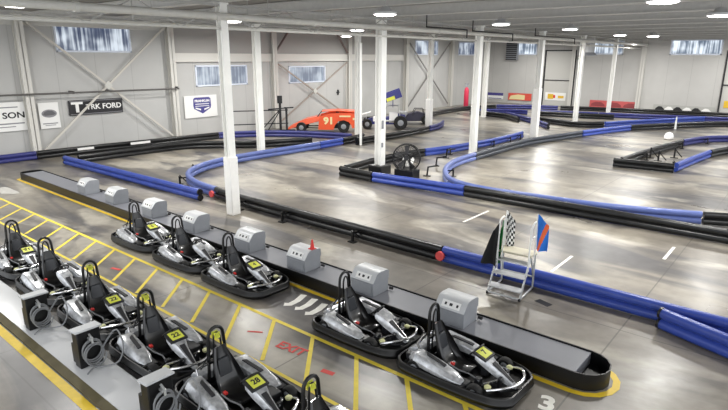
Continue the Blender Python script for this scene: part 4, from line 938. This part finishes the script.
# sprint car with wing
rc = empty('sprint_car', (-24.1, 31.1, 0), math.radians(39.85+178), 'winged sprint car with blue and yellow top wing, behind the boxed column', 'race car')
mb = MB(); mb.loft([[(-1.5, -.3, .35), (-1.5, .3, .35), (-1.5, .2, .95), (-1.5, -.2, .95)], [(-.9, -.38, .3), (-.9, .38, .3), (-.9, .3, 1.05), (-.9, -.3, 1.05)], [(-.2, -.4, .3), (-.2, .4, .3), (-.2, .35, .8), (-.2, -.35, .8)], [(.9, -.3, .3), (.9, .3, .3), (.9, .25, .75), (.9, -.25, .75)], [(1.6, -.15, .3), (1.6, .15, .3), (1.6, .1, .5), (1.6, -.1, .5)]]); mb.build('body', rc, M_navy)
mb = MB()
for s in (-.33, .33): mb.tube([(-1.1, s, .9), (-1.0, s, 1.6), (-.2, s, 1.6), (.05, s, .8)], .035, 6)
mb.tube([(-1.0, -.33, 1.6), (-1.0, .33, 1.6)], .03, 6); mb.tube([(1.2, -.7, .4), (1.2, .7, .4)], .04, 6); mb.tube([(-1.1, -.8, .45), (-1.1, .8, .45)], .05, 6); mb.tube([(.1, .45, .55), (-1.2, .55, .6)], .06, 8); mb.build('roll_cage', rc, M_steel)
Wt = Matrix.Translation((-.6, 0, 2.25)) @ Matrix.Rotation(math.radians(20), 4, 'Y')
mb = MB(); mb.box(-.55, .55, -.75, .75, -.03, .03, Wt); tw = mb.build('top_wing', rc, M_label)
mb = MB()
for s in (-1, 1): mb.box(-.6, .6, s*.77-.015, s*.77+.015, -.2, .35, Wt); mb.bar((-.6, s*.3, 1.5), (-.6, s*.3, 2.25), .04)
mb.build('wing_board', tw, mat('wing_blue', (60, 62, 134), .4)); mb = MB(); mb.box(-.1, .5, .786, .80, -.18, .06, Wt); mb.build('wing_print', tw, M_yelbright)
mb = MB(); mb.box(-.35, .35, -.4, .4, -.02, .02, Matrix.Translation((1.3, 0, 1.05)) @ Matrix.Rotation(.3, 4, 'Y')); mb.bar((1.3, 0, .5), (1.3, 0, 1.05), .04); mb.build('front_wing', rc, M_label)
for s in (1, -1): wheel_at(rc, -1.15, s*.78, .48, .4); wheel_at(rc, 1.2, s*.72, .36, .24)
# white engine and stripped racer
mb = MB(); mb.loft([[(-.1, -.42, .5), (-.1, .42, .5), (-.1, .36, .86), (-.1, -.36, .86)], [(.8, -.34, .5), (.8, .34, .5), (.8, .28, .8), (.8, -.28, .8)]], smooth=False); mb.build('hood_panel', rc, M_label, bevel=.02)
mb = MB(); mb.box(-.95, -.35, .40, .44, .45, 1.1); mb.box(-.95, -.35, -.44, -.40, .45, 1.1); mb.build('cockpit_panel', rc, M_label)
rc = empty('stripped_racer', (-24.0, 34.6, 0), math.radians(39.85+180), 'dark stripped racer without body panels beside the sleeved column', 'race car')
mb = MB(); mb.loft([[(-1.3, -.4, .3), (-1.3, .4, .3), (-1.3, .35, .7), (-1.3, -.35, .7)], [(-.3, -.5, .25), (-.3, .5, .25), (-.3, .4, .95), (-.3, -.4, .95)], [(.5, -.4, .25), (.5, .4, .25), (.5, .3, .75), (.5, -.3, .75)], [(1.2, -.2, .25), (1.2, .2, .25), (1.2, .15, .45), (1.2, -.15, .45)]]); mb.build('body', rc, mat('dark_purple_paint', (40, 38, 64), .4))
mb = MB()
for s in (-.4, .4): mb.tube([(-.8, s, .6), (-.7, s, 1.15), (-.1, s, 1.15), (.1, s, .7)], .03, 6)
mb.build('roll_cage', rc, M_dark)
mb = MB(); mb.box(.5, 1.05, -.3, .3, .5, .95); mb.cyl((.6, -.35, .8), (.6, .35, .8), .12); mb.cyl((.9, -.35, .8), (.9, .35, .8), .12); mb.build('engine', rc, M_steel, bevel=.02)
for s in (1, -1): wheel_at(rc, -.95, s*.62, .38, .34); wheel_at(rc, .95, s*.6, .33, .24)

# railing and rack behind the orange car
r = empty('steel_railing', (-27.6, 22.8, 0), math.radians(58), 'black steel railing behind the dark blue barrier, left of the orange car', 'railing')
for x in (-1.9, -.2, 1.6):
    mb = MB(); mb.box(x-.06, x+.06, -.06, .06, 0, 1.75); mb.box(x-.12, x+.12, -.1, .1, 1.7, 1.78); mb.build('post', r, M_dark)
for z in (.75, 1.6):
    mb = MB(); mb.bar((-1.9, 0, z), (1.7, 0, z), .06); mb.build('rail', r, M_dark)
mb = MB(); mb.bar((.2, 0, .05), (1.2, .0, 1.6), .06); mb.build('diagonal_bar', r, M_dark)
r = empty('engine_hoist', (-28.2, 24.9, 0), math.radians(50), 'dark workshop hoist with crossed arms behind the nose of the orange car', 'hoist')
mb = MB(); mb.box(-.08, .08, -.08, .08, 0, 2.3); mb.box(-.16, .16, -.12, .12, 1.9, 2.4); mb.build('mast', r, M_dark)
mb = MB(); mb.bar((-.8, 0, 1.5), (.9, 0, 1.62), .08); mb.bar((-1.2, 0, .2), (0, 0, 1.5), .07); mb.build('arm', r, M_dark)
mb = MB(); mb.bar((-1.0, 0, .08), (1.0, 0, .08), .09); mb.bar((0, -.7, .08), (0, .7, .08), .09); mb.build('base_legs', r, M_dark)
